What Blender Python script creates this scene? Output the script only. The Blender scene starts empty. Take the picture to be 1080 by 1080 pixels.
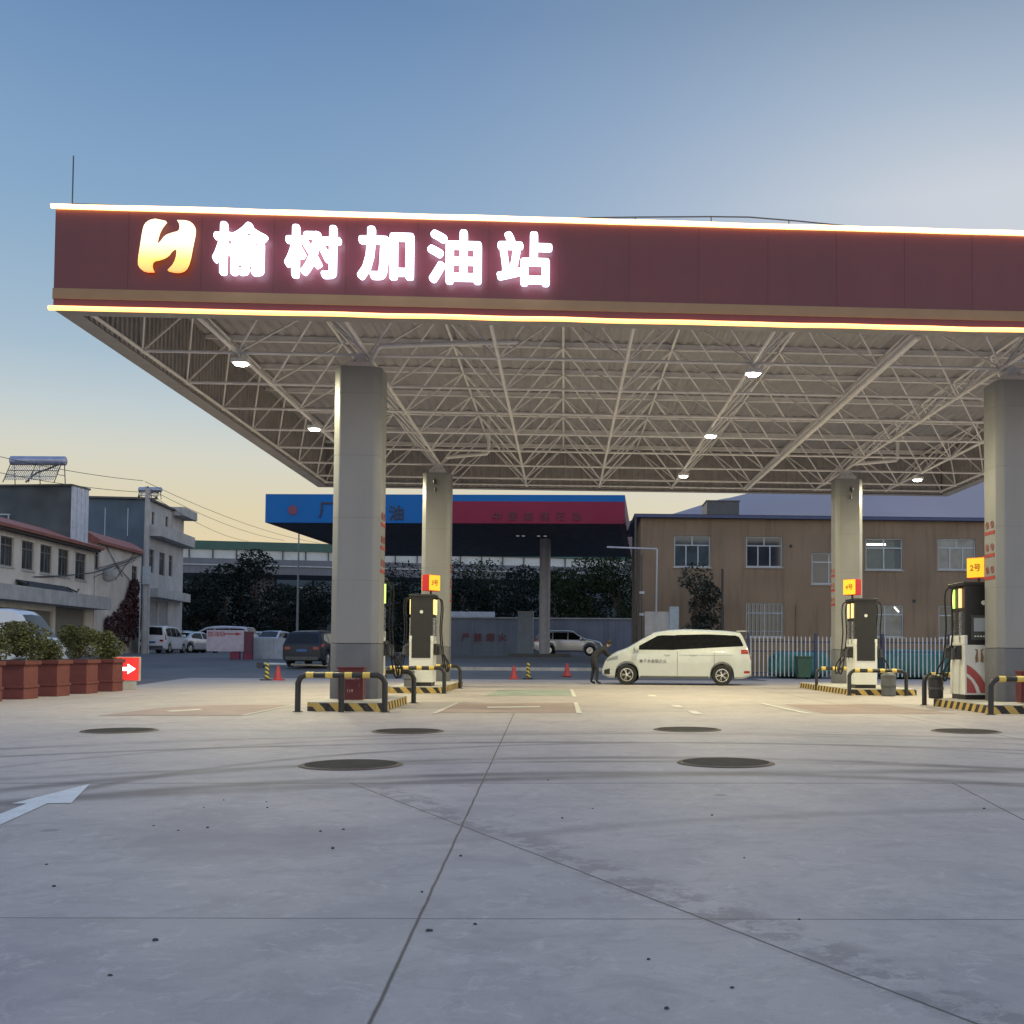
import bpy, bmesh, math, random
from mathutils import Vector, Matrix, noise
R = math.radians
random.seed(11)
SC = bpy.context.scene
COL = SC.collection

# ------------------------------------------------------------------ camera
CAM_H = 1.1
FPX, PPX, PPY = 1150.0, 657.0, 646.0
cd = bpy.data.cameras.new('camera'); cam = bpy.data.objects.new('camera', cd); COL.objects.link(cam)
cd.sensor_width = 36; cd.lens = 36 * FPX / 1080
cd.shift_x = -(PPX - 540) / 1080; cd.shift_y = (PPY - 540) / 1080
cd.clip_start = 0.1; cd.clip_end = 6000
RM = Matrix.Rotation(R(-3.09), 3, 'Z') @ Matrix.Rotation(R(92.1), 3, 'X') @ Matrix.Rotation(R(0.39), 3, 'Z')
cam.location = (0, 0, CAM_H); cam.rotation_euler = RM.to_euler()
SC.camera = cam
ORG = Vector((0, 0, CAM_H))

def ray(px, py): return RM @ Vector(((px - PPX) / FPX, -(py - PPY) / FPX, -1))
def at(px, py, D): return ORG + ray(px, py) * D              # a survey point at distance D
def gz(px, py, z=0.0):
    r = ray(px, py); return ORG + r * ((z - CAM_H) / r.z)    # where a sight line meets height z
def gy(px, py, Y):
    r = ray(px, py); return ORG + r * (Y / r.y)

def sstep(a, b, x):
    t = max(0, min(1, (x - a) / (b - a))); return t * t * (3 - 2 * t)
def terr(x, y):
    K = [(43.5, 0), (51, .3), (60, .7), (67, .85), (100, 1.0), (300, 1.05)]
    z = 0.0
    if y >= 300: z = 1.05
    elif y > 43.5:
        for (a, b), (c, d) in zip(K, K[1:]):
            if a <= y <= c: z = b + (d - b) * (y - a) / (c - a)
    return z * (1 - sstep(3, 9, x))

# ------------------------------------------------------------------ materials
def s2l(c): return tuple((v / 255 / 12.92 if v / 255 <= .04045 else ((v / 255 + .055) / 1.055) ** 2.4) for v in c)
class NB:
    def __init__(s, name):
        s.m = bpy.data.materials.new(name); s.m.use_nodes = True
        s.t = s.m.node_tree; s.b = s.t.nodes['Principled BSDF']
    def n(s, typ, **kw):
        nd = s.t.nodes.new(typ)
        for k, v in kw.items(): setattr(nd, k, v)
        return nd
    def l(s, a, b): s.t.links.new(a, b)
    def put(s, sock, v):
        if hasattr(v, 'is_output'): s.l(v, sock)
        else: sock.default_value = v
    def math(s, op, a, b=0.0, c=None, clamp=False):
        nd = s.n('ShaderNodeMath', operation=op, use_clamp=clamp)
        s.put(nd.inputs[0], a); s.put(nd.inputs[1], b)
        if c is not None: s.put(nd.inputs[2], c)
        return nd.outputs[0]
    def coord(s): 
        if not hasattr(s, '_c'): s._c = s.n('ShaderNodeTexCoord').outputs['Object']
        return s._c
    def mapping(s, scale=(1, 1, 1), rot=(0, 0, 0)):
        m = s.n('ShaderNodeMapping'); s.l(s.coord(), m.inputs[0])
        m.inputs['Scale'].default_value = scale; m.inputs['Rotation'].default_value = rot
        return m.outputs[0]
    def noise(s, scale, detail=4, rough=.55, vec=None, dist=0):
        nd = s.n('ShaderNodeTexNoise'); s.l(vec or s.coord(), nd.inputs['Vector'])
        nd.inputs['Scale'].default_value = scale; nd.inputs['Detail'].default_value = detail
        nd.inputs['Roughness'].default_value = rough; nd.inputs['Distortion'].default_value = dist
        return nd.outputs['Fac']
    def mapr(s, v, a, b, c=0.0, d=1.0):
        nd = s.n('ShaderNodeMapRange'); nd.clamp = True
        s.put(nd.inputs[0], v)
        for i, q in enumerate((a, b, c, d)): nd.inputs[i + 1].default_value = q
        return nd.outputs[0]
    def mix(s, f, a, b, blend='MIX'):
        nd = s.n('ShaderNodeMix', data_type='RGBA', blend_type=blend)
        s.put(nd.inputs[0], f)
        for i, v in ((6, a), (7, b)):
            s.put(nd.inputs[i], v if hasattr(v, 'is_output') else (*v, 1))
        return nd.outputs[2]
    def bump(s, h, strength=.3, dist=.02):
        nd = s.n('ShaderNodeBump'); s.l(h, nd.inputs['Height'])
        nd.inputs['Strength'].default_value = strength; nd.inputs['Distance'].default_value = dist
        s.l(nd.outputs[0], s.b.inputs['Normal'])

MATS = {}
def mat(name, c, rough=.6, metal=0.0, var=.15, scale=3.0, bump=0.0, spec=.5, dirt=0.0, coat=0.0, streak=0.0):
    if name in MATS: return MATS[name]
    k = NB(name)
    f = k.noise(scale, 6, .6)
    lo = tuple(v * (1 - var) for v in c); hi = tuple(min(1, v * (1 + var)) for v in c)
    col = k.mix(k.mapr(f, .3, .7), lo, hi)
    if streak:
        st = k.noise(1.0, 5, .6, vec=k.mapping((4, 4, .35)))
        col = k.mix(k.mapr(st, .5, .75, 0, streak), col, tuple(v * .45 for v in c))
    if dirt:
        d2 = k.noise(scale * 6, 4, .7)
        col = k.mix(k.mapr(d2, .52, .75, 0, dirt), col, (.06, .05, .04))
    k.l(col, k.b.inputs['Base Color'])
    rr = k.mapr(k.noise(scale * 4, 3), .3, .7, max(.02, rough * .85), min(1, rough * 1.15))
    k.l(rr, k.b.inputs['Roughness'])
    k.b.inputs['Metallic'].default_value = metal
    k.b.inputs['Specular IOR Level'].default_value = spec
    k.b.inputs['Coat Weight'].default_value = coat; k.b.inputs['Coat Roughness'].default_value = .05
    if bump: k.bump(k.noise(scale * 8, 4), bump, .02)
    MATS[name] = k.m
    return k.m
def glow(name, c, strength, base=(.6, .6, .6)):
    if name in MATS: return MATS[name]
    k = NB(name)
    f = k.mapr(k.noise(1.5, 2), .3, .7, strength * .93, strength * 1.05)
    k.b.inputs['Base Color'].default_value = (*base, 1)
    k.b.inputs['Emission Color'].default_value = (*c, 1)
    k.l(f, k.b.inputs['Emission Strength'])
    MATS[name] = k.m
    return k.m
def stripes(name, c1, c2, freq, vec, duty=.5):
    k = NB(name)
    sx = k.n('ShaderNodeSeparateXYZ'); k.l(k.coord(), sx.inputs[0])
    v = k.math('ADD', k.math('ADD', k.math('MULTIPLY', sx.outputs[0], vec[0]), k.math('MULTIPLY', sx.outputs[1], vec[1])), k.math('MULTIPLY', sx.outputs[2], vec[2]))
    v = k.math('FRACT', k.math('MULTIPLY', v, freq))
    wob = k.math('ADD', v, k.math('MULTIPLY', k.math('SUBTRACT', k.noise(25, 3), .5), .12))
    m = k.math('GREATER_THAN', wob, duty)
    col = k.mix(m, c1, c2)
    col = k.mix(k.mapr(k.noise(14, 5, .7), .5, .72, 0, .45), col, (.16, .14, .12))
    k.l(col, k.b.inputs['Base Color']); k.b.inputs['Roughness'].default_value = .65
    MATS[name] = k.m
    return k.m

WHITE = mat('white_paint', (.72, .73, .72), .4)
COLM = mat('column_cladding', (.26, .266, .272), .42, var=.05, scale=1.2, streak=.12)
PLINTH = mat('column_plinth_grey', (.13, .135, .15), .55, var=.12, dirt=.15)
BLACK = mat('black_metal', (.018, .018, .02), .42, var=.25)
DARK = mat('dark_grey_metal', (.06, .065, .07), .5, var=.2)
RUBBER = mat('tyre_rubber', (.015, .015, .016), .85)
GLASS = mat('dark_car_glass', (.007, .008, .010), .05, spec=.35, var=.1)
WINGLASS = mat('window_glass', (.05, .075, .09), .08, spec=.9, var=.5, scale=.9)
CHROME = mat('alloy_wheel', (.62, .62, .63), .28, .8)
STEEL = mat('truss_paint', (.80, .775, .77), .5, var=.1)
DECK = mat('deck_sheet', (.34, .328, .345), .5, var=.12, scale=.8, streak=.12)
MAROON = mat('fascia_maroon', (.128, .019, .028), .4, var=.10, scale=.6, streak=.22, bump=.03, spec=.3)
_b = MAROON.node_tree.nodes['Principled BSDF']; _b.inputs['Coat Weight'].default_value = .45; _b.inputs['Coat Roughness'].default_value = .3
GOLD = mat('fascia_gold_band', (.27, .165, .08), .4, var=.08)
REDBOX = mat('cabinet_dark_red', (.105, .009, .016), .4, var=.2)
YEL = mat('reflective_yellow', (.62, .45, .10), .5, var=.15)
CREAM = mat('cream_render', (.62, .56, .49), .85, var=.14, scale=.9, bump=.2, streak=.35)
GREYR = mat('grey_render', (.42, .41, .41), .85, var=.16, scale=.8, bump=.2, streak=.4)
BROWN = mat('brown_render', (.235, .168, .115), .85, var=.18, scale=.45, bump=.15, streak=.55)
REDTILE = mat('red_eave', (.34, .14, .115), .75, var=.2, dirt=.2)
NETTING = mat('dark_netting', (.075, .088, .10), .9, var=.35, scale=.7, bump=.4)
NAVYW = mat('navy_sheet', (.06, .095, .135), .6, var=.25, scale=.8, streak=.3)
CONC = mat('plain_concrete', (.40, .39, .38), .85, var=.18, scale=1.5, bump=.2, streak=.4)
SHUT = mat('shutter_grey', (.20, .19, .165), .55, var=.1)
BARK = mat('bark', (.07, .05, .035), .9, var=.3, scale=6, bump=.5)

# ------------------------------------------------------------------ mesh builder
class MB:
    def __init__(s): s.v = []; s.f = []; s.m = []; s.cur = 0
    def add(s, vs, fs):
        o = len(s.v); s.v += [tuple(v) for v in vs]
        s.f += [tuple(o + i for i in f) for f in fs]; s.m += [s.cur] * len(fs); return s
    def box(s, c, d, rz=0.0, M=None):
        x, y, z = d[0] / 2, d[1] / 2, d[2] / 2
        vs = [Vector((a * x, b * y, e * z)) for e in (-1, 1) for a, b in ((-1, -1), (1, -1), (1, 1), (-1, 1))]
        m = Matrix.Rotation(rz, 3, 'Z') if M is None else M
        vs = [m @ v + Vector(c) for v in vs]
        return s.add(vs, [(3, 2, 1, 0), (4, 5, 6, 7), (0, 1, 5, 4), (1, 2, 6, 5), (2, 3, 7, 6), (3, 0, 4, 7)])
    def b2(s, a, b): return s.box([(p + q) / 2 for p, q in zip(a, b)], [abs(q - p) for p, q in zip(a, b)])
    def tube(s, pts, r, n=8, cap=True, taper=None):
        pts = [Vector(p) for p in pts]; rings = []
        up = None
        for i, p in enumerate(pts):
            d = (pts[min(i + 1, len(pts) - 1)] - pts[max(i - 1, 0)]).normalized()
            if up is None: up = Vector((0, 0, 1)) if abs(d.z) < .9 else Vector((1, 0, 0))
            a = d.cross(up).normalized(); b = a.cross(d).normalized(); up = b
            rr = r if taper is None else r * (1 + (taper - 1) * i / (len(pts) - 1))
            rings.append([p + (a * math.cos(2 * math.pi * k / n) + b * math.sin(2 * math.pi * k / n)) * rr for k in range(n)])
        vs = [v for g in rings for v in g]; fs = []
        for i in range(len(pts) - 1):
            for k in range(n):
                k2 = (k + 1) % n
                fs.append((i * n + k, i * n + k2, (i + 1) * n + k2, (i + 1) * n + k))
        if cap: fs += [tuple(range(n))[::-1], tuple((len(pts) - 1) * n + k for k in range(n))]
        return s.add(vs, fs)
    def prism(s, poly, a, b, axis='z'):
        """polygon extruded from a to b along axis; poly in the other two axes"""
        n = len(poly)
        def mk(p, h):
            return {'z': (p[0], p[1], h), 'y': (p[0], h, p[1]), 'x': (h, p[0], p[1])}[axis]
        vs = [mk(p, a) for p in poly] + [mk(p, b) for p in poly]
        fs = [tuple(range(n))[::-1], tuple(range(n, 2 * n))] + [(i, (i + 1) % n, n + (i + 1) % n, n + i) for i in range(n)]
        return s.add(vs, fs)
    def lathe(s, prof, n=20, c=(0, 0, 0), axis='z'):
        vs = []; fs = []
        for r, h in prof:
            for k in range(n):
                t = 2 * math.pi * k / n
                p = (r * math.cos(t), r * math.sin(t), h)
                if axis == 'y': p = (p[0], h, p[1])
                if axis == 'x': p = (h, p[0], p[1])
                vs.append((p[0] + c[0], p[1] + c[1], p[2] + c[2]))
        m = len(prof)
        for i in range(m - 1):
            for k in range(n):
                fs.append((i * n + k, i * n + (k + 1) % n, (i + 1) * n + (k + 1) % n, (i + 1) * n + k))
        fs += [tuple(range(n))[::-1], tuple((m - 1) * n + k for k in range(n))]
        return s.add(vs, fs)
    def build(s, name, m, parent=None, smooth=False, bevel=0.0, angle=35):
        me = bpy.data.meshes.new(name); me.from_pydata(s.v, [], s.f)
        ms = m if isinstance(m, (list, tuple)) else [m]
        for q in ms: me.materials.append(q)
        if len(ms) > 1: me.polygons.foreach_set('material_index', s.m)
        bm = bmesh.new(); bm.from_mesh(me)
        bmesh.ops.recalc_face_normals(bm, faces=bm.faces)
        if bevel:
            es = [e for e in bm.edges if len(e.link_faces) == 2 and e.calc_face_angle(0) > R(30)]
            bmesh.ops.bevel(bm, geom=es, offset=bevel, segments=2, affect='EDGES', profile=.6, clamp_overlap=True)
        bm.to_mesh(me); bm.free()
        if smooth:
            me.polygons.foreach_set('use_smooth', [True] * len(me.polygons))
            me.set_sharp_from_angle(angle=R(angle))
        o = bpy.data.objects.new(name, me); COL.objects.link(o)
        if parent is not None: o.parent = parent
        return o

def tag(o, label=None, cat=None, group=None, kind=None):
    for k, v in (('label', label), ('category', cat), ('group', group), ('kind', kind)):
        if v: o[k] = v
    return o
def thing(name, label, cat, loc=(0, 0, 0), rz=0.0, group=None):
    o = bpy.data.objects.new(name, None); COL.objects.link(o); o.empty_display_size = .2
    o.location = loc; o.rotation_euler = (0, 0, rz)
    return tag(o, label, cat, group)
KIDS = {}
def dup(o, parent=None):
    c = o.copy(); COL.objects.link(c)
    if parent is not None: c.parent = parent
    for ch in [q for q in SC.objects if q.parent == o]: dup(ch, c)
    return c
def copy_thing(o, label, loc, rz=None, group=None):
    c = dup(o); c['label'] = label; c.location = loc
    if rz is not None: c.rotation_euler = (0, 0, rz)
    if group: c['group'] = group
    return c
def text(s, size, m, name, parent, loc, rot=(R(90), 0, 0), ext=.01, off=0.0, sx=1.0):
    c = bpy.data.curves.new(name, 'FONT'); c.body = s; c.size = size; c.extrude = ext; c.offset = off
    c.align_x = 'CENTER'; c.align_y = 'CENTER'; c.resolution_u = 3
    t = bpy.data.objects.new(name, c); COL.objects.link(t)
    dg = bpy.context.evaluated_depsgraph_get(); dg.update()
    me = bpy.data.meshes.new_from_object(t.evaluated_get(dg)); me.name = name
    bpy.data.objects.remove(t)
    # centre on its bounds
    xs = [v.co.x for v in me.vertices]; ys = [v.co.y for v in me.vertices]
    cx, cy = (min(xs) + max(xs)) / 2, (min(ys) + max(ys)) / 2
    for v in me.vertices: v.co.x = (v.co.x - cx) * sx; v.co.y -= cy
    me.materials.clear(); me.materials.append(m)
    o = bpy.data.objects.new(name, me); COL.objects.link(o)
    if parent is not None: o.parent = parent
    o.location = loc; o.rotation_euler = rot
    return o

# ------------------------------------------------------------------ world, sun
SUN_AZ, SUN_EL = -14.0, 2.0     # low behind the canopy, to its left
w = bpy.data.worlds.new('World'); SC.world = w; w.use_nodes = True
nt = w.node_tree; bg = nt.nodes['Background']
sky = nt.nodes.new('ShaderNodeTexSky'); sky.sky_type = 'NISHITA'; sky.sun_disc = False
sky.sun_elevation = R(SUN_EL); sky.sun_rotation = R(SUN_AZ); sky.dust_density = .6; sky.ozone_density = 2.0
tc = nt.nodes.new('ShaderNodeTexCoord'); sp = nt.nodes.new('ShaderNodeSeparateXYZ'); nt.links.new(tc.outputs['Generated'], sp.inputs[0])
def ramp(stops):
    r = nt.nodes.new('ShaderNodeValToRGB'); el = r.color_ramp.elements
    while len(el) < len(stops): el.new(.5)
    for e, (p, c) in zip(el, stops): e.position = p; e.color = (*s2l(c), 1)
    nt.links.new(sp.outputs[2], r.inputs[0]); return r.outputs[0]
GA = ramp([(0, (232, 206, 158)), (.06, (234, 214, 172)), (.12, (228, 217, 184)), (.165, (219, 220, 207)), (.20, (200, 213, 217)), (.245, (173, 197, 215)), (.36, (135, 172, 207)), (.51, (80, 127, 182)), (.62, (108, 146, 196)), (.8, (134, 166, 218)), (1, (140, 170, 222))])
GB = ramp([(0, (246, 232, 205)), (.12, (248, 240, 224)), (.20, (232, 231, 228)), (.30, (212, 217, 226)), (.38, (213, 219, 228)), (.45, (176, 193, 213)), (.52, (140, 162, 188)), (.62, (134, 162, 200)), (.8, (142, 172, 218)), (1, (140, 170, 222))])  # top stops of both ramps, out of view, brightened for extra blue ambient
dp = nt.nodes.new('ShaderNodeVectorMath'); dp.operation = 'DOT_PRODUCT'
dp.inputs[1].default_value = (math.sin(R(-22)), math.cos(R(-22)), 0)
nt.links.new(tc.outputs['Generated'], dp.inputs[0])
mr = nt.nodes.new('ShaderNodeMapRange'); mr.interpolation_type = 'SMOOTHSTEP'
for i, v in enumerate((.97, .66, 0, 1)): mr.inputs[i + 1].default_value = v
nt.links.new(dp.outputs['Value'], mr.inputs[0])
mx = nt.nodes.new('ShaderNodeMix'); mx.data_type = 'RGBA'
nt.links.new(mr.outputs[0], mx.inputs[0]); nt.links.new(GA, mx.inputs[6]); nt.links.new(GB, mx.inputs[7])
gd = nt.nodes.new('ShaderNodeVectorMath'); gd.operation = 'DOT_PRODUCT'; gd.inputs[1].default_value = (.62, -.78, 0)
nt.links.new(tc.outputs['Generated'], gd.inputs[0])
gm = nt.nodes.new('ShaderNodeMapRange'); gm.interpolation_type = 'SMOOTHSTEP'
for i, v in enumerate((-.25, .6, 9.4, 14.5)): gm.inputs[i + 1].default_value = v  # gain added to the unseen sky right-behind the camera, lifting the ambient
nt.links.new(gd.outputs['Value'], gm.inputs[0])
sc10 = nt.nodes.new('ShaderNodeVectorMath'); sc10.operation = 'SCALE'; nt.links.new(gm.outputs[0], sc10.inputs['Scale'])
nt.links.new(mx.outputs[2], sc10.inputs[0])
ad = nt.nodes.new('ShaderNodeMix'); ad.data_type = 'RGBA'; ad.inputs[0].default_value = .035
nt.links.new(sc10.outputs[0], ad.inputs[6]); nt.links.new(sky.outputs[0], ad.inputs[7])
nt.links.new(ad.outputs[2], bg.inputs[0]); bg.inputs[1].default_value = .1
sl = bpy.data.lights.new('sun', 'SUN'); sl.energy = .12; sl.angle = R(12); sl.color = (1, .84, .62)
so = bpy.data.objects.new('sun', sl); COL.objects.link(so)
sd = Vector((math.sin(R(SUN_AZ)) * math.cos(R(SUN_EL)), math.cos(R(SUN_AZ)) * math.cos(R(SUN_EL)), math.sin(R(SUN_EL))))
so.rotation_euler = sd.to_track_quat('Z', 'Y').to_euler(); so.location = (-20, 60, 30)
SC.view_settings.view_transform = 'Standard'; SC.view_settings.look = 'None'
SC.view_settings.exposure = 0; SC.view_settings.gamma = 1
SC.cycles.use_denoising = True
SC.cycles.max_bounces = 8; SC.cycles.sample_clamp_indirect = 6

# ------------------------------------------------------------------ ground
def asphalt():
    k = NB('asphalt')
    c = k.mix(k.mapr(k.noise(.25, 5, .6), .3, .7), (.085, .088, .095), (.15, .15, .155))
    c = k.mix(k.mapr(k.noise(1.7, 5, .7), .55, .75, 0, .5), c, (.055, .057, .06))
    c = k.mix(k.mapr(k.noise(60, 2), .4, .7, 0, .4), c, (.18, .18, .18))
    k.l(c, k.b.inputs['Base Color']); k.b.inputs['Roughness'].default_value = .8
    k.bump(k.noise(90, 3), .4, .01)
    return k.m
xs = [-900, -400, -200, -120, -80, -60, -48] + [-40 + 2 * i for i in range(36)] + [34, 40, 50, 70, 120, 250, 500, 900]
ys = [-300, -100, -40, -10, 10, 30, 40] + [43.5 + 1.5 * i for i in range(30)] + [92, 100, 120, 150, 200, 300, 500, 1500]
g = MB(); n = len(xs)
g.v = [(x, y, terr(x, y) - .02) for y in ys for x in xs]
g.f = [(j * n + i, j * n + i + 1, (j + 1) * n + i + 1, (j + 1) * n + i) for j in range(len(ys) - 1) for i in range(n - 1)]
g.m = [0] * len(g.f)
o = g.build('ground', asphalt()); tag(o, kind='structure')

def apron_mat():
    k = NB('apron_concrete')
    sx = k.n('ShaderNodeSeparateXYZ'); k.l(k.coord(), sx.inputs[0])
    X, Y = sx.outputs[0], sx.outputs[1]
    wob = k.math('MULTIPLY', k.math('SUBTRACT', k.noise(3.0, 4, .6), .5), .06)
    wob2 = k.math('MULTIPLY', k.math('SUBTRACT', k.noise(.9, 4, .6), .5), .35)
    def line(p, q, wd, soft=.6, wb=None, ymax=None, ymin=None):
        d = (q - p).to_2d().normalized(); nx, ny = -d.y, d.x; c = nx * p.x + ny * p.y
        v = k.math('SUBTRACT', k.math('ADD', k.math('MULTIPLY', X, nx), k.math('MULTIPLY', Y, ny)), c)
        v = k.math('ABSOLUTE', k.math('ADD', v, wb if wb is not None else k.math('MULTIPLY', wob, .25)))
        v = k.mapr(v, wd * (1 - soft), wd * (1 + soft), 1, 0)
        if ymax is not None: v = k.math('MULTIPLY', v, k.math('LESS_THAN', Y, ymax))
        if ymin is not None: v = k.math('MULTIPLY', v, k.math('GREATER_THAN', Y, ymin))
        return v
    def arc(p, q, r, wd, soft=.7):
        ax, ay, bx, by, cx, cy = p.x, p.y, q.x, q.y, r.x, r.y
        d = 2 * (ax * (by - cy) + bx * (cy - ay) + cx * (ay - by))
        ux = ((ax*ax+ay*ay)*(by-cy)+(bx*bx+by*by)*(cy-ay)+(cx*cx+cy*cy)*(ay-by))/d
        uy = ((ax*ax+ay*ay)*(cx-bx)+(bx*bx+by*by)*(ax-cx)+(cx*cx+cy*cy)*(bx-ax))/d
        rad = math.hypot(ax - ux, ay - uy)
        dd = k.math('SQRT', k.math('ADD', k.math('POWER', k.math('SUBTRACT', X, ux), 2), k.math('POWER', k.math('SUBTRACT', Y, uy), 2)))
        v = k.math('ABSOLUTE', k.math('ADD', k.math('SUBTRACT', dd, rad), k.math('MULTIPLY', wob, 1.5)))
        return k.mapr(v, wd * (1 - soft), wd * (1 + soft), 1, 0)
    big = k.noise(.22, 6, .6); mid = k.noise(.9, 6, .65, dist=.6); fine = k.noise(14, 5, .7)
    c = k.mix(k.mapr(big, .32, .68), (.29, .276, .28), (.37, .35, .345))
    c = k.mix(k.mapr(mid, .44, .70, 0, .7), c, (.235, .226, .238))
    c = k.mix(k.mapr(k.noise(.55, 8, .7, vec=k.mapping((1, 1, 1), (0, 0, .7)), dist=1.5), .5, .72, 0, .2), c, (.38, .36, .348))
    c = k.mix(k.mapr(k.noise(3.2, 9, .72, dist=.8), .48, .62, 0, .42), c, (.205, .197, .206))
    c = k.mix(k.mapr(k.noise(5.5, 9, .75, dist=1.2), .54, .64, 0, .5), c, (.45, .43, .42))
    c = k.mix(k.mapr(k.noise(7.0, 8, .75), .60, .68, 0, .5), c, (.20, .19, .195))
    c = k.mix(k.mapr(fine, .35, .7, 0, .16), c, (.20, .19, .19))
    c = k.mix(k.mapr(k.noise(120, 2), .55, .8, 0, .25), c, (.55, .53, .52))
    # brushed finish streaks
    c = k.mix(k.mapr(k.noise(1, 4, .7, vec=k.mapping((2.2, .25, 1), (0, 0, .45))), .52, .75, 0, .28), c, (.24, .235, .245))
    # dark stain patches of tracked dirt
    for (px, py, rx, ry, st) in ((250, 890, .75, .55, .55), (205, 870, .35, .8, .45), (610, 905, .8, .35, .3), (330, 880, .5, .35, .35), (900, 870, .8, .6, .2)):
        p = gz(px, py)
        e = k.math('ADD', k.math('POWER', k.math('DIVIDE', k.math('SUBTRACT', X, p.x), rx), 2), k.math('POWER', k.math('DIVIDE', k.math('SUBTRACT', Y, p.y), ry), 2))
        e = k.math('ADD', e, k.math('MULTIPLY', k.math('SUBTRACT', k.noise(2.2, 6, .7, dist=1), .5), 3.2))
        c = k.mix(k.mapr(e, .2, 1.3, st, 0), c, (.19, .185, .20))
    # tyre tracks
    tn = k.mapr(k.noise(.7, 4, .6), .35, .65, .35, 1)
    for (a, b, d, wd, st) in (
        ((0, 798), (300, 787), (540, 783), .09, .55), ((0, 790), (250, 780), (520, 774), .12, .35),
        ((0, 822), (300, 809), (520, 804), .10, .45), ((120, 840), (300, 831), (470, 824), .16, .6),
        ((540, 800), (700, 799), (1075, 812), .13, .6), ((560, 816), (760, 816), (1075, 828), .14, .75),
        ((545, 786), (800, 784), (1078, 795), .08, .5), ((545, 775), (800, 775), (1078, 785), .07, .35),
        ((620, 874), (700, 868), (800, 862), .10, .25)):
        m = k.math('MULTIPLY', k.math('MULTIPLY', k.math('GREATER_THAN', Y, 6.3), arc(gz(*a), gz(*b), gz(*d), wd)), k.math('MULTIPLY', tn, min(.95, st * 1.7)))
        c = k.mix(m, c, (.09, .088, .098))
    # repaired, crumbling band along the diagonal joint
    P0, P1 = gz(370, 826), gz(1030, 1080)
    band = line(P0 + Vector((.10, .05, 0)), P1 + Vector((.10, .05, 0)), .14, .4, wb=k.math('MULTIPLY', wob2, .8), ymax=9.2)
    band = k.math('MULTIPLY', band, k.mapr(k.noise(4.5, 7, .75), .47, .53, 0, .8))
    c = k.mix(band, c, (.17, .165, .175))
    J = [line(gz(528, 783), gz(390, 1080), .0065, ymax=20.5), line(P0, P1, .006, ymax=9.25), line(gz(1005, 826), gz(1080, 865), .007, ymax=9.25),
         line(gz(0, 968), gz(1080, 970), .0045), line(gz(0, 826), gz(1000, 826), .014)]
    for yy in (15.2, 20.5, 27, 33, 39): J.append(line(Vector((0, yy - .02, 0)), Vector((10, yy, 0)), .010))
    for xx in (-10, 6.0, 11.5): J.append(line(Vector((xx, 0, 0)), Vector((xx, 10, 0)), .010, ymin=9.3))
    j = J[0]
    for q in J[1:]: j = k.math('MAXIMUM', j, q)
    vo = k.n('ShaderNodeTexVoronoi'); vo.feature = 'DISTANCE_TO_EDGE'; vo.inputs['Scale'].default_value = .34
    wv = k.n('ShaderNodeVectorMath'); wv.operation = 'ADD'; k.l(k.coord(), wv.inputs[0])
    nv_ = k.n('ShaderNodeTexNoise'); k.l(k.coord(), nv_.inputs['Vector']); nv_.inputs['Scale'].default_value = 1.6; nv_.inputs['Detail'].default_value = 6; k.l(nv_.outputs['Color'], wv.inputs[1]); k.l(wv.outputs[0], vo.inputs['Vector'])
    ck = k.math('MULTIPLY', k.mapr(vo.outputs['Distance'], .0006, .0028, 1, 0), k.mapr(k.noise(.5, 3), .56, .62, 0, .55))
    c = k.mix(ck, c, (.12, .115, .12))
    # drips of oil and grease between the manholes and the islands
    vd = k.n('ShaderNodeTexVoronoi'); vd.inputs['Scale'].default_value = 1.1; k.l(k.coord(), vd.inputs['Vector'])
    dr = k.math('ADD', vd.outputs['Distance'], k.math('MULTIPLY', k.math('SUBTRACT', k.noise(9, 5, .7), .5), .12))
    c = k.mix(k.math('MULTIPLY', k.mapr(dr, .045, .075, 1, 0), k.mapr(k.noise(.33, 3), .50, .60, 0, .6)), c, (.11, .105, .11))
    c = k.mix(k.mapr(k.noise(260, 3, .6), .42, .62, 0, .22), c, (.19, .185, .19))
    c = k.mix(k.math('MULTIPLY', j, .92), c, (.045, .043, .043))
    vm = k.n('ShaderNodeVectorMath'); vm.operation = 'MULTIPLY'; k.l(c, vm.inputs[0]); vm.inputs[1].default_value = (1.30, 1.22, 1.17); c = vm.outputs[0]
    k.l(c, k.b.inputs['Base Color'])
    k.l(k.mapr(mid, .3, .7, .62, .70), k.b.inputs['Roughness']); k.b.inputs['Specular IOR Level'].default_value = .35
    h = k.math('SUBTRACT', k.math('MULTIPLY', k.noise(40, 5, .7), .25), k.math('MULTIPLY', j, 1.0))
    k.bump(h, .35, .012)
    return k.m
ap = MB(); ap.add([(-12.4, -40, 0), (60, -40, 0), (60, 47.3, 0), (8.2, 47.3, 0), (8.2, 43.5, 0), (-14.6, 43.5, 0), (-12.4, 30.5, 0)], [tuple(range(7))])
APR = apron_mat()
o = ap.build('concrete_apron', APR); tag(o, kind='structure')

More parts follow.
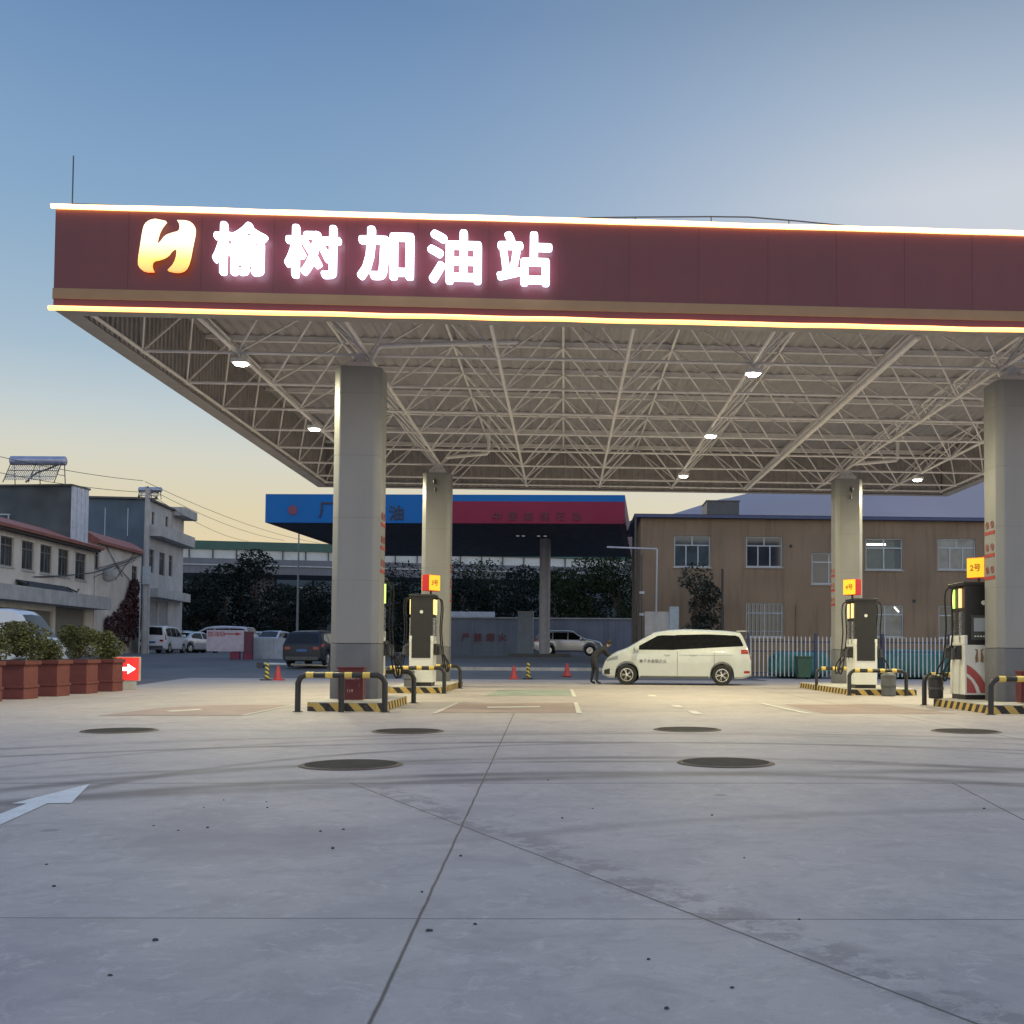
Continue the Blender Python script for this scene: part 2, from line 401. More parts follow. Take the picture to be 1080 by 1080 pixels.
def paint(name, pts, m, z=.004, px=True):
    b = MB(); vs = [(lambda q: (q.x, q.y, z))(gz(*p)) if px else (*p, z) for p in pts]
    b.add(vs, [tuple(range(len(vs)))]); o = b.build(name, m); tag(o, kind='structure'); return o
ROADW = mat('road_paint_white', (.62, .63, .64), .6, var=.12, scale=6, dirt=.35)
ROADW2 = mat('worn_line_paint', (.58, .56, .50), .65, var=.2, scale=4, dirt=.45)
PADR = mat('reddish_pad', (.30, .225, .205), .7, var=.15, scale=1.5, dirt=.1)
PADG = mat('greenish_pad', (.26, .30, .26), .6, var=.2, scale=1.2, dirt=.15)
paint('lane_arrow_marking', [(95, 827), (75, 847.5), (50, 847.8), (0, 870.5), (-70, 902), (-95, 893), (0, 859), (28, 848), (12, 848)], ROADW)
paint('tank_pad_marking', [(103, 755), (167, 747), (230, 743.5), (305, 743.5), (252, 755)], PADR)
paint('tank_pad_marking', [(462, 752), (486, 741.5), (608, 741.5), (612, 752)], PADR)
paint('tank_pad_marking', [(512, 734), (526, 727.5), (604, 727.5), (604, 734)], PADG)
paint('tank_pad_marking', [(826, 743), (868, 752.5), (1010, 753), (930, 743)], PADR)
for q in ([(253, 755), (258, 755), (312, 743.5), (308, 743.5)], [(605, 741), (609, 741), (614, 752.5), (608, 752.5)], [(514, 745.5), (570, 745), (570, 746.3), (514, 747)],
          [(601, 727), (604, 727), (608, 735), (604, 735)], [(682, 733), (690, 733), (694, 735), (686, 735)], [(707, 744), (716, 744), (722, 746.5), (713, 746.5)],
          [(724, 750), (733, 750), (742, 753.5), (732, 753.5)], [(800, 742), (806, 742), (858, 753), (849, 753)], [(455, 753), (460, 753), (484, 741.5), (481, 741.5)],
          [(175, 750), (210, 748), (214, 749), (180, 751)]):
    paint('painted_line_marking', q, ROADW2, .008)
# kerb along the far road
kb = MB()
for i in range(12):
    x0, x1 = -9 + i, -8 + i
    y = 50.0
    kb.b2((x0, y, terr(x0, y) - .1), (x1 - .01, y + .25, terr(x0, y) + .13))
tag(kb.build('road_kerb', CONC), kind='structure')

# ------------------------------------------------------------------ manholes, pebbles
CAST = NB('cast_iron'); kk = CAST
chk = kk.n('ShaderNodeTexChecker'); kk.l(kk.mapping((1, 1, 1), (0, 0, .78)), chk.inputs[0]); chk.inputs[3].default_value = 22
kk.l(kk.mix(kk.mapr(kk.noise(5, 4), .35, .7), (.03, .03, .03), (.055, .05, .045)), kk.b.inputs['Base Color'])
kk.b.inputs['Roughness'].default_value = .85; kk.b.inputs['Specular IOR Level'].default_value = .15
kk.bump(chk.outputs[1], .8, .012)
def manhole(x, y, label):
    t = thing('manhole_cover', label, 'manhole cover', (x, y, .0), random.random() * 3, 'manhole covers in two rows')
    MB().lathe([(.43, .002), (.43, .010), (.42, .013)], 32).build('cover', CAST.m, t)
    MB().lathe([(.436, .003), (.436, .013), (.455, .015), (.475, .011), (.492, .003)], 32).build('ring', mat('manhole_ring', (.10, .068, .048), .7, var=.25, scale=8), t)
    return t
for x, y, l in ((-5.95, 15.05, 'dark round manhole cover nearest the planters, leftmost of its row'), (-2.12, 15.1, 'dark round manhole cover straight in front of the left front column'),
                (1.78, 15.6, 'dark round manhole cover in the far row below the white minivan'), (5.77, 15.4, 'dark round manhole cover in front of the right front island'),
                (-2.03, 10.65, 'large near manhole cover left of the long concrete joint'), (1.63, 10.9, 'large near manhole cover right of the long concrete joint')):
    manhole(x, y, l)
PEB = mat('pebble_dark', (.05, .048, .045), .9, var=.3, scale=20)
pebs = []
for i, (px, py) in enumerate([(49, 912), (57, 935), (162, 871), (188, 876), (219, 873), (215, 852), (281, 846), (282, 852), (362, 875), (338, 877), (351, 895), (486, 903), (445, 941), (501, 975), (453, 982), (116, 1029), (164, 992), (593, 863), (625, 853), (751, 860), (785, 905), (772, 1042), (684, 1012), (703, 1064), (843, 970), (1038, 853), (236, 844), (578, 823)]):
    p = gz(px, py); s = random.uniform(.005, .0095)
    if i == 0:
        bm = bmesh.new(); bmesh.ops.create_icosphere(bm, subdivisions=2, radius=1)
        for v in bm.verts: v.co *= 1 + .45 * noise.noise(v.co * 1.3 + Vector((3, 1, 7))); v.co.z *= .6
        me = bpy.data.meshes.new('pebble'); bm.to_mesh(me); bm.free(); me.materials.append(PEB)
        o = bpy.data.objects.new('pebble', me)
    else: o = pebs[0].copy()
    COL.objects.link(o); pebs.append(o)
    o.location = (p.x, p.y, s * .3); o.scale = (s * random.uniform(.9, 1.7), s, s); o.rotation_euler = (0, 0, random.random() * 6)
    tag(o, 'tiny dark pebble lying on the grey concrete apron', 'pebble', 'pebbles scattered on the concrete')

# ------------------------------------------------------------------ main canopy
CX0, CX1, CY0, CY1, CZ0, CZ1 = -8.68, 13.86, 18.75, 38.7, 6.85, 8.56
can = thing('petrol_station_canopy', 'large maroon fuel canopy with glowing edges and white lit sign letters', 'canopy', ((CX0 + CX1) / 2, (CY0 + CY1) / 2, 0))
OFF = Vector(can.location)
class LM(MB):
    """mesh builder in world coordinates, stored relative to an anchor"""
    def __init__(s, anchor): super().__init__(); s.a = Vector(anchor)
    def build(s, *a, **k):
        s.v = [tuple(Vector(v) - s.a) for v in s.v]; return super().build(*a, **k)
def cm(): return LM(OFF)
# fascia: four sides, each a box with bands set proud
TH = .28
def fascia(p, q):
    b = cm(); b.b2(p, q); return b
fr = fascia((CX0, CY0, CZ0), (CX1, CY0 + TH, CZ1)).build('fascia', MAROON, can)
fl = fascia((CX0, CY0 + TH, CZ0), (CX0 + TH, CY1 - TH, CZ1)).build('fascia', MAROON, can)
fR = fascia((CX1 - TH, CY0 + TH, CZ0), (CX1, CY1 - TH, CZ1)).build('fascia', MAROON, can)
fb = fascia((CX0, CY1 - TH, CZ0), (CX1, CY1, CZ1)).build('fascia', MAROON, can)
b = cm(); b.b2((CX0 - .012, CY0 - .015, 7.02), (CX1 + .012, CY0, 7.2)); b.b2((CX0 - .015, CY0, 7.02), (CX0, CY1, 7.2)); b.b2((CX1, CY0, 7.02), (CX1 + .015, CY1, 7.2))
b.build('gold_band', GOLD, can)
LEDT = glow('led_top', (1.0, .54, .17), 5.0); LEDB = glow('led_bottom', (1.0, .42, .07), 3.4)
for z, m in ((CZ1 + .035, LEDT), (CZ0 + .0, LEDB)):
    y = CY0 - .05
    b = cm()
    # the strip is slightly wavy between its clips
    pts = [(CX0 - .05 + (CX1 - CX0 + .1) * i / 60, y, z + .012 * noise.noise(Vector((i * .37, z, 0)))) for i in range(61)]
    b.tube(pts, .042, 8); b.build('light_strip', m, can, smooth=True)
    pass
x = CX0 + 1.22
while x < CX1:
    b = cm(); b.b2((x - .004, CY0 - .003, 7.205), (x + .004, CY0 + .001, CZ1 - .002)); b.build('panel_seam', mat('seam_maroon', (.115, .019, .029), .5), can); x += 1.22
# steel capping above the top strip
b = cm(); b.b2((CX0, CY0, CZ1), (CX1, CY0 + .3, CZ1 + .02)); b.b2((CX0, CY0 + .3, CZ1), (CX0 + .3, CY1, CZ1 + .02)); b.build('coping', WHITE, can)
# corrugated roof deck, sloping gently to the middle gutter
b = cm(); N = 150; prof = []
for i in range(N * 2 + 1):
    x = CX0 + TH + (CX1 - CX0 - 2 * TH) * i / (N * 2)
    zz = 8.40 + (.035 if (i // 2) % 2 else 0)
    prof.append((x, zz))
n = len(prof)
b.v = [(x, y, z + (.0 if k == 0 else .0)) for k, y in enumerate((CY0 + TH, CY1 - TH)) for x, z in prof]
b.f = [(i, i + 1, n + i + 1, n + i) for i in range(n - 1)]; b.m = [0] * len(b.f)
b.build('roof_deck', DECK, can)
# ribbed inner lining of the fascias
LIN = mat('lining_sheet', (.33, .31, .305), .6)
def lining(p0, p1, nrm):
    b = cm(); p0, p1 = Vector(p0), Vector(p1); d = p1 - p0; k_ = int(d.length / .22); pts = []
    for i in range(k_):
        for f, o_ in ((0, 0), (.45, 0), (.55, .04), (.95, .04)):
            pts.append(p0 + d * ((i + f) / k_) + Vector(nrm) * o_)
    n_ = len(pts)
    b.v = [(p.x, p.y, z) for z in (CZ0 + .02, 8.39) for p in pts]; b.f = [(i, i + 1, n_ + i + 1, n_ + i) for i in range(n_ - 1)]; b.m = [0] * len(b.f)
    b.build('fascia_lining', LIN, can)
lining((CX0 + TH + .01, CY0 + TH + .05, 0), (CX0 + TH + .01, CY1 - TH - .05, 0), (1, 0, 0)); lining((CX1 - TH - .01, CY0 + TH + .05, 0), (CX1 - TH - .01, CY1 - TH - .05, 0), (-1, 0, 0))
lining((CX0 + TH + .05, CY1 - TH - .01, 0), (CX1 - TH - .05, CY1 - TH - .01, 0), (0, -1, 0)); lining((CX0 + TH + .05, CY0 + TH + .01, 0), (CX1 - TH - .05, CY0 + TH + .01, 0), (0, 1, 0))
for p_, q_ in (((CX0, CY0 + .005, CZ0 - .012), (CX1, CY0 + TH + .06, CZ0 - .002)), ((CX0, CY0 + TH + .061, CZ0 - .012), (CX0 + TH + .06, CY1, CZ0 - .002)), ((CX1 - TH - .06, CY0 + TH + .061, CZ0 - .012), (CX1, CY1, CZ0 - .002)), ((CX0 + TH + .061, CY1 - TH - .06, CZ0 - .012), (CX1 - TH - .061, CY1, CZ0 - .002))):
    b = cm(); b.b2(p_, q_); b.build('soffit_trim', LIN, can)
# space frame
XB = [-6.5 + 2.57 * i for i in range(8)]; YB = [19.2 + 2.53 * j for j in range(8)]
XT = [-7.785 + 2.57 * i for i in range(9)]; YT = [max(19.08, 17.935 + 2.53 * j) for j in range(9)]
ZB, ZT = 6.97, 8.28
XE = [-8.33] + XB + [13.5]; YE = YB + [38.33]
b = cm()
def ball(mb, p, r):
    mb.lathe([(r * .5, -r * .87), (r * .9, -r * .45), (r, 0), (r * .9, r * .45), (r * .5, r * .87)], 8, p)
for x in XE:
    for y in YE: ball(b, (x, y, ZB), .062)
for x in XT:
    for y in YT: ball(b, (x, y, ZT), .055)
frame = bpy.data.objects.new('space_frame', None); COL.objects.link(frame); frame.parent = can
nb_ = b.build('node_balls', STEEL, frame, smooth=True, angle=60); nb_['kind'] = 'stuff'
def bar(p, q, r, name):
    m = cm(); m.tube([p, q], r, 6); return m.build(name, STEEL, frame, smooth=True)
for x in XE: bar((x, YE[0], ZB), (x, YE[-1], ZB), .038, 'bottom_chord')
for y in YE: bar((XE[0], y, ZB), (XE[-1], y, ZB), .032, 'bottom_chord')
for x in XT: bar((x, YT[0], ZT), (x, YT[-1], ZT), .032, 'top_chord')
for y in YT: bar((XT[0], y, ZT), (XT[-1], y, ZT), .032, 'top_chord')
m = cm()
for i, x in enumerate(XE):
    for j, y in enumerate(YE):
        for a in (i - 1, i):
            for c in (j, j + 1):
                if 0 <= a < len(XT) and 0 <= c < len(YT): m.tube([(x, y, ZB), (XT[a], YT[c], ZT)], .024, 5)
wb = m.build('web_bars', STEEL, frame, smooth=True); wb['kind'] = 'stuff'
# purlin stubs holding the deck
m = cm()
for y in YT: m.b2((CX0 + .3, y - .04, 8.31), (CX1 - .3, y + .04, 8.395))
m.build('purlin', STEEL, can)
# rain pipes
m = cm(); m.tube([(6.35, 19.2, 6.84), (6.35, 37.6, 6.84)], .058, 10); m.build('rain_pipe', STEEL, can, smooth=True)
for cx in (-3.97, 8.84):
    m = cm(); m.tube([(cx + 1.6, 33.6, 8.3), (cx + 1.6, 33.6, 7.25), (cx + 1.55, 33.6, 7.2), (cx + .3, 33.8, 7.1)], .055, 8); m.build('rain_pipe', STEEL, can, smooth=True)
    m = cm(); m.tube([(cx + 3, 21.4, 7.22), (cx + .3, 21.5, 7.1), (cx + .1, 21.6, 6.8)], .05, 8); m.build('rain_pipe', STEEL, can, smooth=True)
# columns
RED_INK = mat('sticker_red', (.34, .03, .03), .6, var=.2)
STK = mat('sticker_print', (.30, .10, .09), .6, var=.3)
def column(cx, cy, wx=.92, wy=.86, stick=1):
    def oct_(a, c, ch):
        x, y = a / 2, c / 2
        return [(cx + p, cy + q) for p, q in ((-x + ch, -y), (x - ch, -y), (x, -y + ch), (x, y - ch), (x - ch, y), (-x + ch, y), (-x, y - ch), (-x, -y + ch))]
    b = cm(); b.prism(oct_(wx, wy, .13), 1.24, 6.66)
    col = b.build('column', COLM, can, bevel=.03, smooth=True)
    for z in (2.46, 3.68, 4.90, 6.12):
        b = cm(); b.prism(oct_(wx + .004, wy + .004, .13), z, z + .008); b.build('cladding_seam', mat('seam_grey', (.20, .20, .20), .6), col)
    b = cm(); b.prism(oct_(wx + .008, wy + .008, .13), .1, 1.238); b.build('plinth', PLINTH, col, bevel=.03, smooth=True)
    b = cm(); b.box((cx, cy, 6.72), (.5, .5, .12)); b.tube([(cx, cy, 6.75), (cx, cy, 6.99)], .14, 10)
    for sx, sy in ((1, 1), (-1, 1), (1, -1), (-1, -1)): b.tube([(cx + sx * .2, cy + sy * .2, 6.76), (cx + sx * .04, cy + sy * .04, 6.97)], .035, 6)
    b.build('bearing', STEEL, col)
    for side in (-1, 1):
        for row in range(3):
            b = cm(); z = 3.55 - row * .46
            x = cx + side * (wx / 2 + .006)
            for q in (-.13, .13):
                y = cy + q
                b.tube([(x + .07 * math.cos(t) * 0, y + .07 * math.sin(t * .5236), z + .2 + .07 * math.cos(t * .5236)) for t in range(13)], .009, 4, cap=False)
                b.box((x, y + .015, z + .18), (.006, .03, .11)); b.box((x, y - .03, z + .22), (.006, .025, .06))
            b.build('pictogram', STK, col)
            b = cm(); b.box((x, cy, z + .04), (.006, .5, .07)); b.build('caption_bar', RED_INK, col)
    return col
for cx, c2 in ((-4.06, -4.0), (9.13, 9.02)):
    column(cx, 21.76); column(c2, 34.4, .88, .8)
# sign letters and emblem
LET = glow('lit_letters', (.72, .80, 1.0), 4.6)
def chs(ch, x0, x1, y0, y1):
    a, c = gy(x0, y0, CY0), gy(x1, y1, CY0)
    o = text(ch, 1.0, LET, 'sign_character', can, (0, 0, 0), ext=.05)
    rm = o.modifiers.new('remesh', 'REMESH'); rm.mode = 'VOXEL'; rm.voxel_size = .013
    dm = o.modifiers.new('swell', 'DISPLACE'); dm.strength = .03; dm.mid_level = 0
    sm_ = o.modifiers.new('soft', 'SMOOTH'); sm_.iterations = 2
    dg = bpy.context.evaluated_depsgraph_get(); dg.update()
    me = bpy.data.meshes.new_from_object(o.evaluated_get(dg)); o.modifiers.clear(); o.data = me
    w0 = max(v.co.x for v in me.vertices) - min(v.co.x for v in me.vertices); h0 = max(v.co.y for v in me.vertices) - min(v.co.y for v in me.vertices)
    sx, sy = (c.x - a.x) / w0, (a.z - c.z) / h0
    for v in me.vertices: v.co.x *= sx; v.co.y *= sy
    o.location = Vector(((a.x + c.x) / 2, CY0 - .13, (a.z + c.z) / 2)) - OFF
    return o
for ch, r in zip('榆树加油站', ((228, 284, 237, 294), (303, 361, 240, 297), (379, 437, 242, 299), (452, 508, 245, 303), (525, 582, 247, 305))): chs(ch, *r)
emb = [(750, 422), (722, 428), (700, 445), (690, 475), (680, 540), (668, 615), (670, 648), (695, 668), (740, 668), (729, 645), (733, 617), (770, 610), (805, 594), (824, 566), (846, 556), (852, 585), (838, 632), (808, 664), (850, 673), (888, 662), (908, 622), (922, 545), (936, 480), (930, 447), (905, 430), (853, 428), (866, 450), (862, 480), (830, 487), (795, 500), (774, 530), (752, 545), (755, 515), (770, 468), (798, 432)]
def chaikin(p, sharp):
    o = []
    for i in range(len(p)):
        a, c, d = p[i - 1], p[i], p[(i + 1) % len(p)]
        if i in sharp: o.append(c)
        else: o += [((a[0] + 3 * c[0]) / 4, (a[1] + 3 * c[1]) / 4), ((3 * c[0] + d[0]) / 4, (3 * c[1] + d[1]) / 4)]
    return o
emb = chaikin(emb, {8, 17, 25, 34, 0})
pts = [gy(x / 4.5, 140 + y / 4.5, CY0) for x, y in emb]
k = NB('emblem_acrylic'); sz = k.n('ShaderNodeSeparateXYZ'); k.l(k.coord(), sz.inputs[0])
zc = k.mapr(sz.outputs[2], 7.42, 8.2)
rp = k.n('ShaderNodeValToRGB'); k.l(zc, rp.inputs[0])
el = rp.color_ramp.elements; el[0].position = .0; el[0].color = (1, .22, .06, 1); el[1].position = .75; el[1].color = (1, .86, .55, 1)
e2 = el.new(.35); e2.color = (1, .50, .10, 1)
k.l(rp.outputs[0], k.b.inputs['Emission Color']); k.b.inputs['Emission Strength'].default_value = 1.7; k.b.inputs['Base Color'].default_value = (.7, .4, .2, 1)
b = cm(); b.prism([(p.x, p.z) for p in pts], CY0 - .13, CY0 - .05, 'y'); b.build('emblem', k.m, can)
# lightning rod and roof cable
b = cm(); xr = CX0 + .16
b.tube([(xr, CY0 + .25, 8.56), (xr, CY0 + .25, 9.6)], .011, 6); b.build('lightning_rod', DARK, can)
b = cm()
b.tube([(xr, CY0 + .25, 8.76), (xr + .9, CY0 + .25, 8.75), (xr + 3, CY0 + .25, 8.66), (xr + 3.9, CY0 + .25, 8.6)], .011, 6)
b.tube([(xr, CY0 + .25, 8.58), (xr + .12, CY0 + .25, 8.75)], .01, 5); b.tube([(xr + .02, CY0 + .25, 8.75), (xr + .13, CY0 + .25, 8.58)], .01, 5)
b.tube([(xr + 1.2, CY0 + .25, 8.58), (xr + 1.2, CY0 + .25, 8.75)], .01, 5)
b.build('roof_cable', DARK, can)
b = cm()
cp = [(gy(px, py, CY0 + .25)) for px, py in ((555, 236), (600, 230), (670, 229), (750, 228.5), (790, 229), (840, 233), (900, 239), (935, 243))]
b.tube(cp, .012, 6)
for px, py in ((590, 231), (670, 229), (750, 228.5), (832, 233)):
    q = gy(px, py, CY0 + .25); b.tube([q, (q.x, q.y, 8.56)], .01, 5)
b.build('roof_cable', DARK, can)

# ------------------------------------------------------------------ ceiling lamps
LENS = glow('lamp_lens', (1.0, .97, .86), 40)
ll = bpy.data.lights.new('lamp_light', 'AREA'); ll.shape = 'DISK'; ll.size = .34; ll.energy = 370; ll.color = (1.0, .90, .55)
LL = {(0, 0): 'lit lamp beside the left front column, nearest the sign', (0, 1): 'lit lamp behind the left front lamp, over the left lane', (0, 2): 'lit rear lamp over the left lane behind the column',
      (1, 0): 'lit lamp nearest the front edge right of centre', (1, 1): 'lit lamp midway back in the row right of centre', (1, 2): 'lit lamp at the rear edge left of the back right column',
      (2, 0): 'lit front lamp over the far right lane', (2, 1): 'lit middle lamp over the far right lane', (2, 2): 'lit rear lamp between the two right columns'}
proto = None
for i, x in enumerate((-6.42, 3.78, 11.4)):
    for j, y in enumerate((21.73, 28.1, 34.6)):
        if proto is None:
            t = proto = thing('ceiling_lamp', LL[i, j], 'lamp', (x, y, 6.70), 0, 'lamps under the canopy')
            MB().box((0, 0, .10), (.34, .28, .09)).build('housing', WHITE, t, bevel=.015)
            MB().tube([(0, 0, .14), (0, 0, .29)], .02, 6).build('hanger', STEEL, t)
            MB().lathe([(.06, .012), (.115, .022), (.125, .05)], 20).build('lens', LENS, t)
        else: t = copy_thing(proto, LL[i, j], (x, y, 6.70))
        if t is proto: lo = bpy.data.objects.new('lamp_light', ll); COL.objects.link(lo); lo.parent = t; lo.location = (0, 0, .0)

# ------------------------------------------------------------------ pump islands
KERB = stripes('kerb_stripes', (.55, .38, .10), (.02, .018, .018), 2.9, (1, 1, .9), .5)
def island(label, cx, y0, y1, w=.69):
    t = thing('pump_island', label, 'pump island', (cx, (y0 + y1) / 2, 0), 0, 'pump islands under the canopy')
    d, ch = (y1 - y0) / 2, .12
    P = [(-w + ch, -d), (w - ch, -d), (w, -d + ch), (w, d - ch), (w - ch, d), (-w + ch, d), (-w, d - ch), (-w, -d + ch)]
    MB().prism(P, 0, .15).build('kerb', KERB, t)
    P2 = [(x * .995, y * .995) for x, y in P]
    MB().prism(P2, .151, .168).build('island_top', mat('island_top', (.46, .44, .40), .7, dirt=.15), t)
IX = (-3.95, 8.62)
island('striped pump island carrying the left front column', IX[0], 20.0, 23.15); island('striped pump island carrying the left rear column', IX[0] + .05, 28.8, 35.2)
island('striped pump island carrying the right front column', IX[1] + .2, 20.0, 23.2, .88); island('striped pump island carrying the right rear column', IX[1] - .05, 28.8, 35.2, .92)
def guard(label, x, y, mid=False, first=[None]):
    key = mid
    t = thing('guard_rail', label, 'guard rail', (x, y, 0), 0, 'black and yellow guard rails at the island ends')
    w, h, r = .77, .66, .052
    pts = [(-w, 0, 0), (-w, 0, h - .14), (-w + .04, 0, h - .05), (-w + .13, 0, h)]
    pts = pts + [(-p[0], p[1], p[2]) for p in pts[::-1]]
    MB().tube(pts, r, 12).build('rail', BLACK, t, smooth=True, angle=50)
    if mid: MB().tube([(0, 0, 0), (0, 0, h - .03)], r, 12).build('leg', BLACK, t, smooth=True)
    for c, l in ((-.56, .13), (-.22, .13), (.12, .13), (.44, .13)):
        MB().tube([(c - l / 2, 0, h), (c + l / 2, 0, h)], r + .004, 12).build('yellow_band', YEL, t, smooth=True)
    for s in (-1, 1): MB().lathe([(.09, 0), (.09, .012)], 12, (s * w, 0, 0)).build('base_plate', BLACK, t)
guard('three legged guard rail before the left front column', IX[0] - .02, 19.82, True); guard('guard rail behind the left front pump', IX[0] + .02, 23.3)
guard('guard rail before the left rear pump', IX[0] + .08, 28.65); guard('guard rail behind the left rear column', IX[0] + .12, 32.1 + .5)
guard('guard rail before the right front column at the photo edge', IX[1] + .02, 19.75, True); guard('guard rail behind the right front pump', IX[1] - .02, 23.35)
guard('guard rail before the right rear pump and bin', IX[1] - .27, 28.65); guard('guard rail behind the right rear column', IX[1] - .2, 32.7)

# ------------------------------------------------------------------ fuel pumps
PWHITE = mat('pump_white', (.70, .71, .68), .35, var=.05)
PBLACK = mat('pump_black', (.018, .018, .019), .4, var=.2)
YBOX = glow('topper_yellow', (1.0, .50, .015), 1.0, (.5, .3, .03)); RBOX = glow('topper_red', (.55, .006, .01), .6, (.25, .015, .02))
GRN = glow('strip_green', (.55, 1.0, .08), 1.6); ORG_ = glow('strip_orange', (1.0, .45, .12), 1.6); YST = glow('strip_yellow', (1.0, .75, .15), 1.6)
SCR = glow('pump_screen', (.55, .62, .68), .10, (.2, .22, .24))
SWOOSH = mat('pump_swoosh', (.42, .09, .09), .4)
def pump(label, x, y, turn, fancy=False, strip=(GRN, YST), num='2', tx_=.15):
    """turn: sign of the lane side turned to the camera"""
    t = thing('fuel_pump', label, 'fuel pump', (x, y, .168), 0, 'fuel pumps on the islands')
    W, D = .62, .86
    MB().box((0, 0, .05), (W - .06, D - .06, .1)).build('foot', PBLACK, t)
    MB().box((0, 0, .62), (W, D, 1.04)).build('cabinet', PWHITE, t, bevel=.015)
    up = MB(); up.box((0, 0, 1.79), (W - .03, D - .02, 1.30)); up.box((0, 0, 2.42), (W + .06, D + .05, .07))
    head = up.build('display_head', PBLACK, t, bevel=.012)
    if not fancy:
        MB().box((0, -D / 2 - .006, 1.0), (W * .8, .016, .5)).build('panel', PBLACK, t)
        MB().lathe([(.045, 0), (.045, .012)], 14, (.0, -D / 2 - .012, 1.98), 'y').build('badge', WHITE, t)
    else:
        MB().box((.0, -D / 2 - .01, 1.50), (W * .55, .02, .52)).build('screen_surround', DARK, t)
        MB().box((.0, -D / 2 - .024, 1.56), (W * .38, .01, .28)).build('screen', SCR, t)
        kp = MB()
        for i in range(4): kp.box((-.09 + .06 * i, -D / 2 - .024, 1.32), (.035, .01, .025))
        kp.build('keypad', WHITE, t)
        MB().lathe([(.05, 0), (.05, .03)], 14, (.1, -D / 2 - .03, 2.02), 'y').build('badge', WHITE, t)
        yy = -D / 2 - .006
        sw = MB(); sw.prism([(-.27, .14), (.17, .14), (.12, .33), (.03, .48), (-.08, .60), (-.18, .68), (-.27, .73)], yy - .003, yy, 'y')
        sw.build('swoosh', SWOOSH, t)
        sw = MB(); sw.prism([(-.06, .14), (.02, .14), (-.03, .28), (-.12, .42), (-.20, .50), (-.27, .55), (-.27, .48), (-.18, .40), (-.11, .29)], yy - .008, yy - .004, 'y'); sw.build('swoosh_stripe', PWHITE, t)
        for q in (-1, 1):
            lg = MB(); lg.prism([(q * .02, .80), (q * .08, .76), (q * .09, .88), (q * .06, 1.0), (q * .10, 1.06), (q * .03, 1.04), (q * .03, .9)], yy - .004, yy - .001, 'y'); lg.build('logo', GOLD, t)
    # white side wings of the cabinet
    for s in (-1, 1):
        MB().box((s * (W / 2 - .03), 0, 1.24), (.07, D, .2)).build('side_wing', PWHITE, t, bevel=.01)
        for i, yy in enumerate((-.2, .2)):
            MB().box((s * (W / 2 + .0), yy, 2.12), (.05, .09, .40)).build('light_bar', strip[i], t)
            MB().box((s * (W / 2 + .005), yy, 1.52), (.04, .07, .62)).build('hose_guide', CHROME, t)
            MB().box((s * (W / 2 + .05), yy, .98), (.12, .15, .30)).build('nozzle_boot', PBLACK, t, bevel=.02)
            nz = MB(); nz.tube([(s * (W / 2 + .1), yy, 1.10), (s * (W / 2 + .17), yy, 1.0), (s * (W / 2 + .19), yy - .02, .84)], .03, 7); nz.box((s * (W / 2 + .17), yy, .97), (.05, .07, .2))
            nz.build('nozzle', DARK, t, smooth=True)
            hp = [(s * (W / 2 - .02), yy, 2.36), (s * (W / 2 + .14), yy, 2.34), (s * (W / 2 + .19), yy, 2.1), (s * (W / 2 + .16), yy + .02, 1.5), (s * (W / 2 + .22), yy + .04, .8), (s * (W / 2 + .29), yy + .02, .44), (s * (W / 2 + .36), yy, .40), (s * (W / 2 + .37), yy - .03, .6), (s * (W / 2 + .22), yy - .02, .85)]
            sm = []
            for a in range(len(hp) - 1):
                p0, p1, p2, p3 = [Vector(hp[max(0, min(len(hp) - 1, a + q))]) for q in (-1, 0, 1, 2)]
                for u in range(5):
                    f = u / 5
                    sm.append(.5 * ((2 * p1) + (p2 - p0) * f + (2 * p0 - 5 * p1 + 4 * p2 - p3) * f * f + (3 * p1 - p0 - 3 * p2 + p3) * f ** 3))
            sm.append(Vector(hp[-1]))
            MB().tube(sm, .019, 6).build('hose', RUBBER, t, smooth=True)
    # lit box on a short post, turned towards the lane
    ang = -turn * R(38)
    po = MB(); po.tube([(tx_, 0, 2.45), (tx_, 0, 2.56)], .03, 8); po.build('sign_post', PBLACK, t)
    Mr = Matrix.Rotation(ang, 3, 'Z')
    bx = MB(); bx.box((tx_, 0, 2.78), (.26, .42, .44), M=Mr)
    tp = bx.build('topper_box', RBOX, t, bevel=.012)
    for s in (-1, 1):
        c = Mr @ Vector((s * .137, 0, 0))
        f = MB(); f.box((tx_ + c.x, c.y, 2.78), (.012, .40, .41), M=Mr); f.build('topper_face', YBOX, tp)
        tx = text(num, .17, mat('topper_ink', (.42, .15, .02), .6), 'number', tp, Vector((tx_, 0, 2.78)) + Mr @ Vector((s * .147, 0, 0)), (R(90), 0, ang + s * R(90)), .003, .004)
    return t
pump('fuel pump half hidden behind the left front column', -4.04, 22.65, 1, False, (GRN, GRN), '1号', -.1)
pump('fuel pump with red and yellow lit box on the left rear island', -3.80, 29.75, 1, False, (YST, YST), '3号', .19)
pump('fuel pump with screen and red swoosh beside the right front column', 8.64, 22.72, -1, True, (ORG_, GRN), '2号', .17)
pump('plain black fuel pump beside grey bin on the right rear island', 8.22, 29.75, -1, False, (YST, ORG_), '4号', -.26)

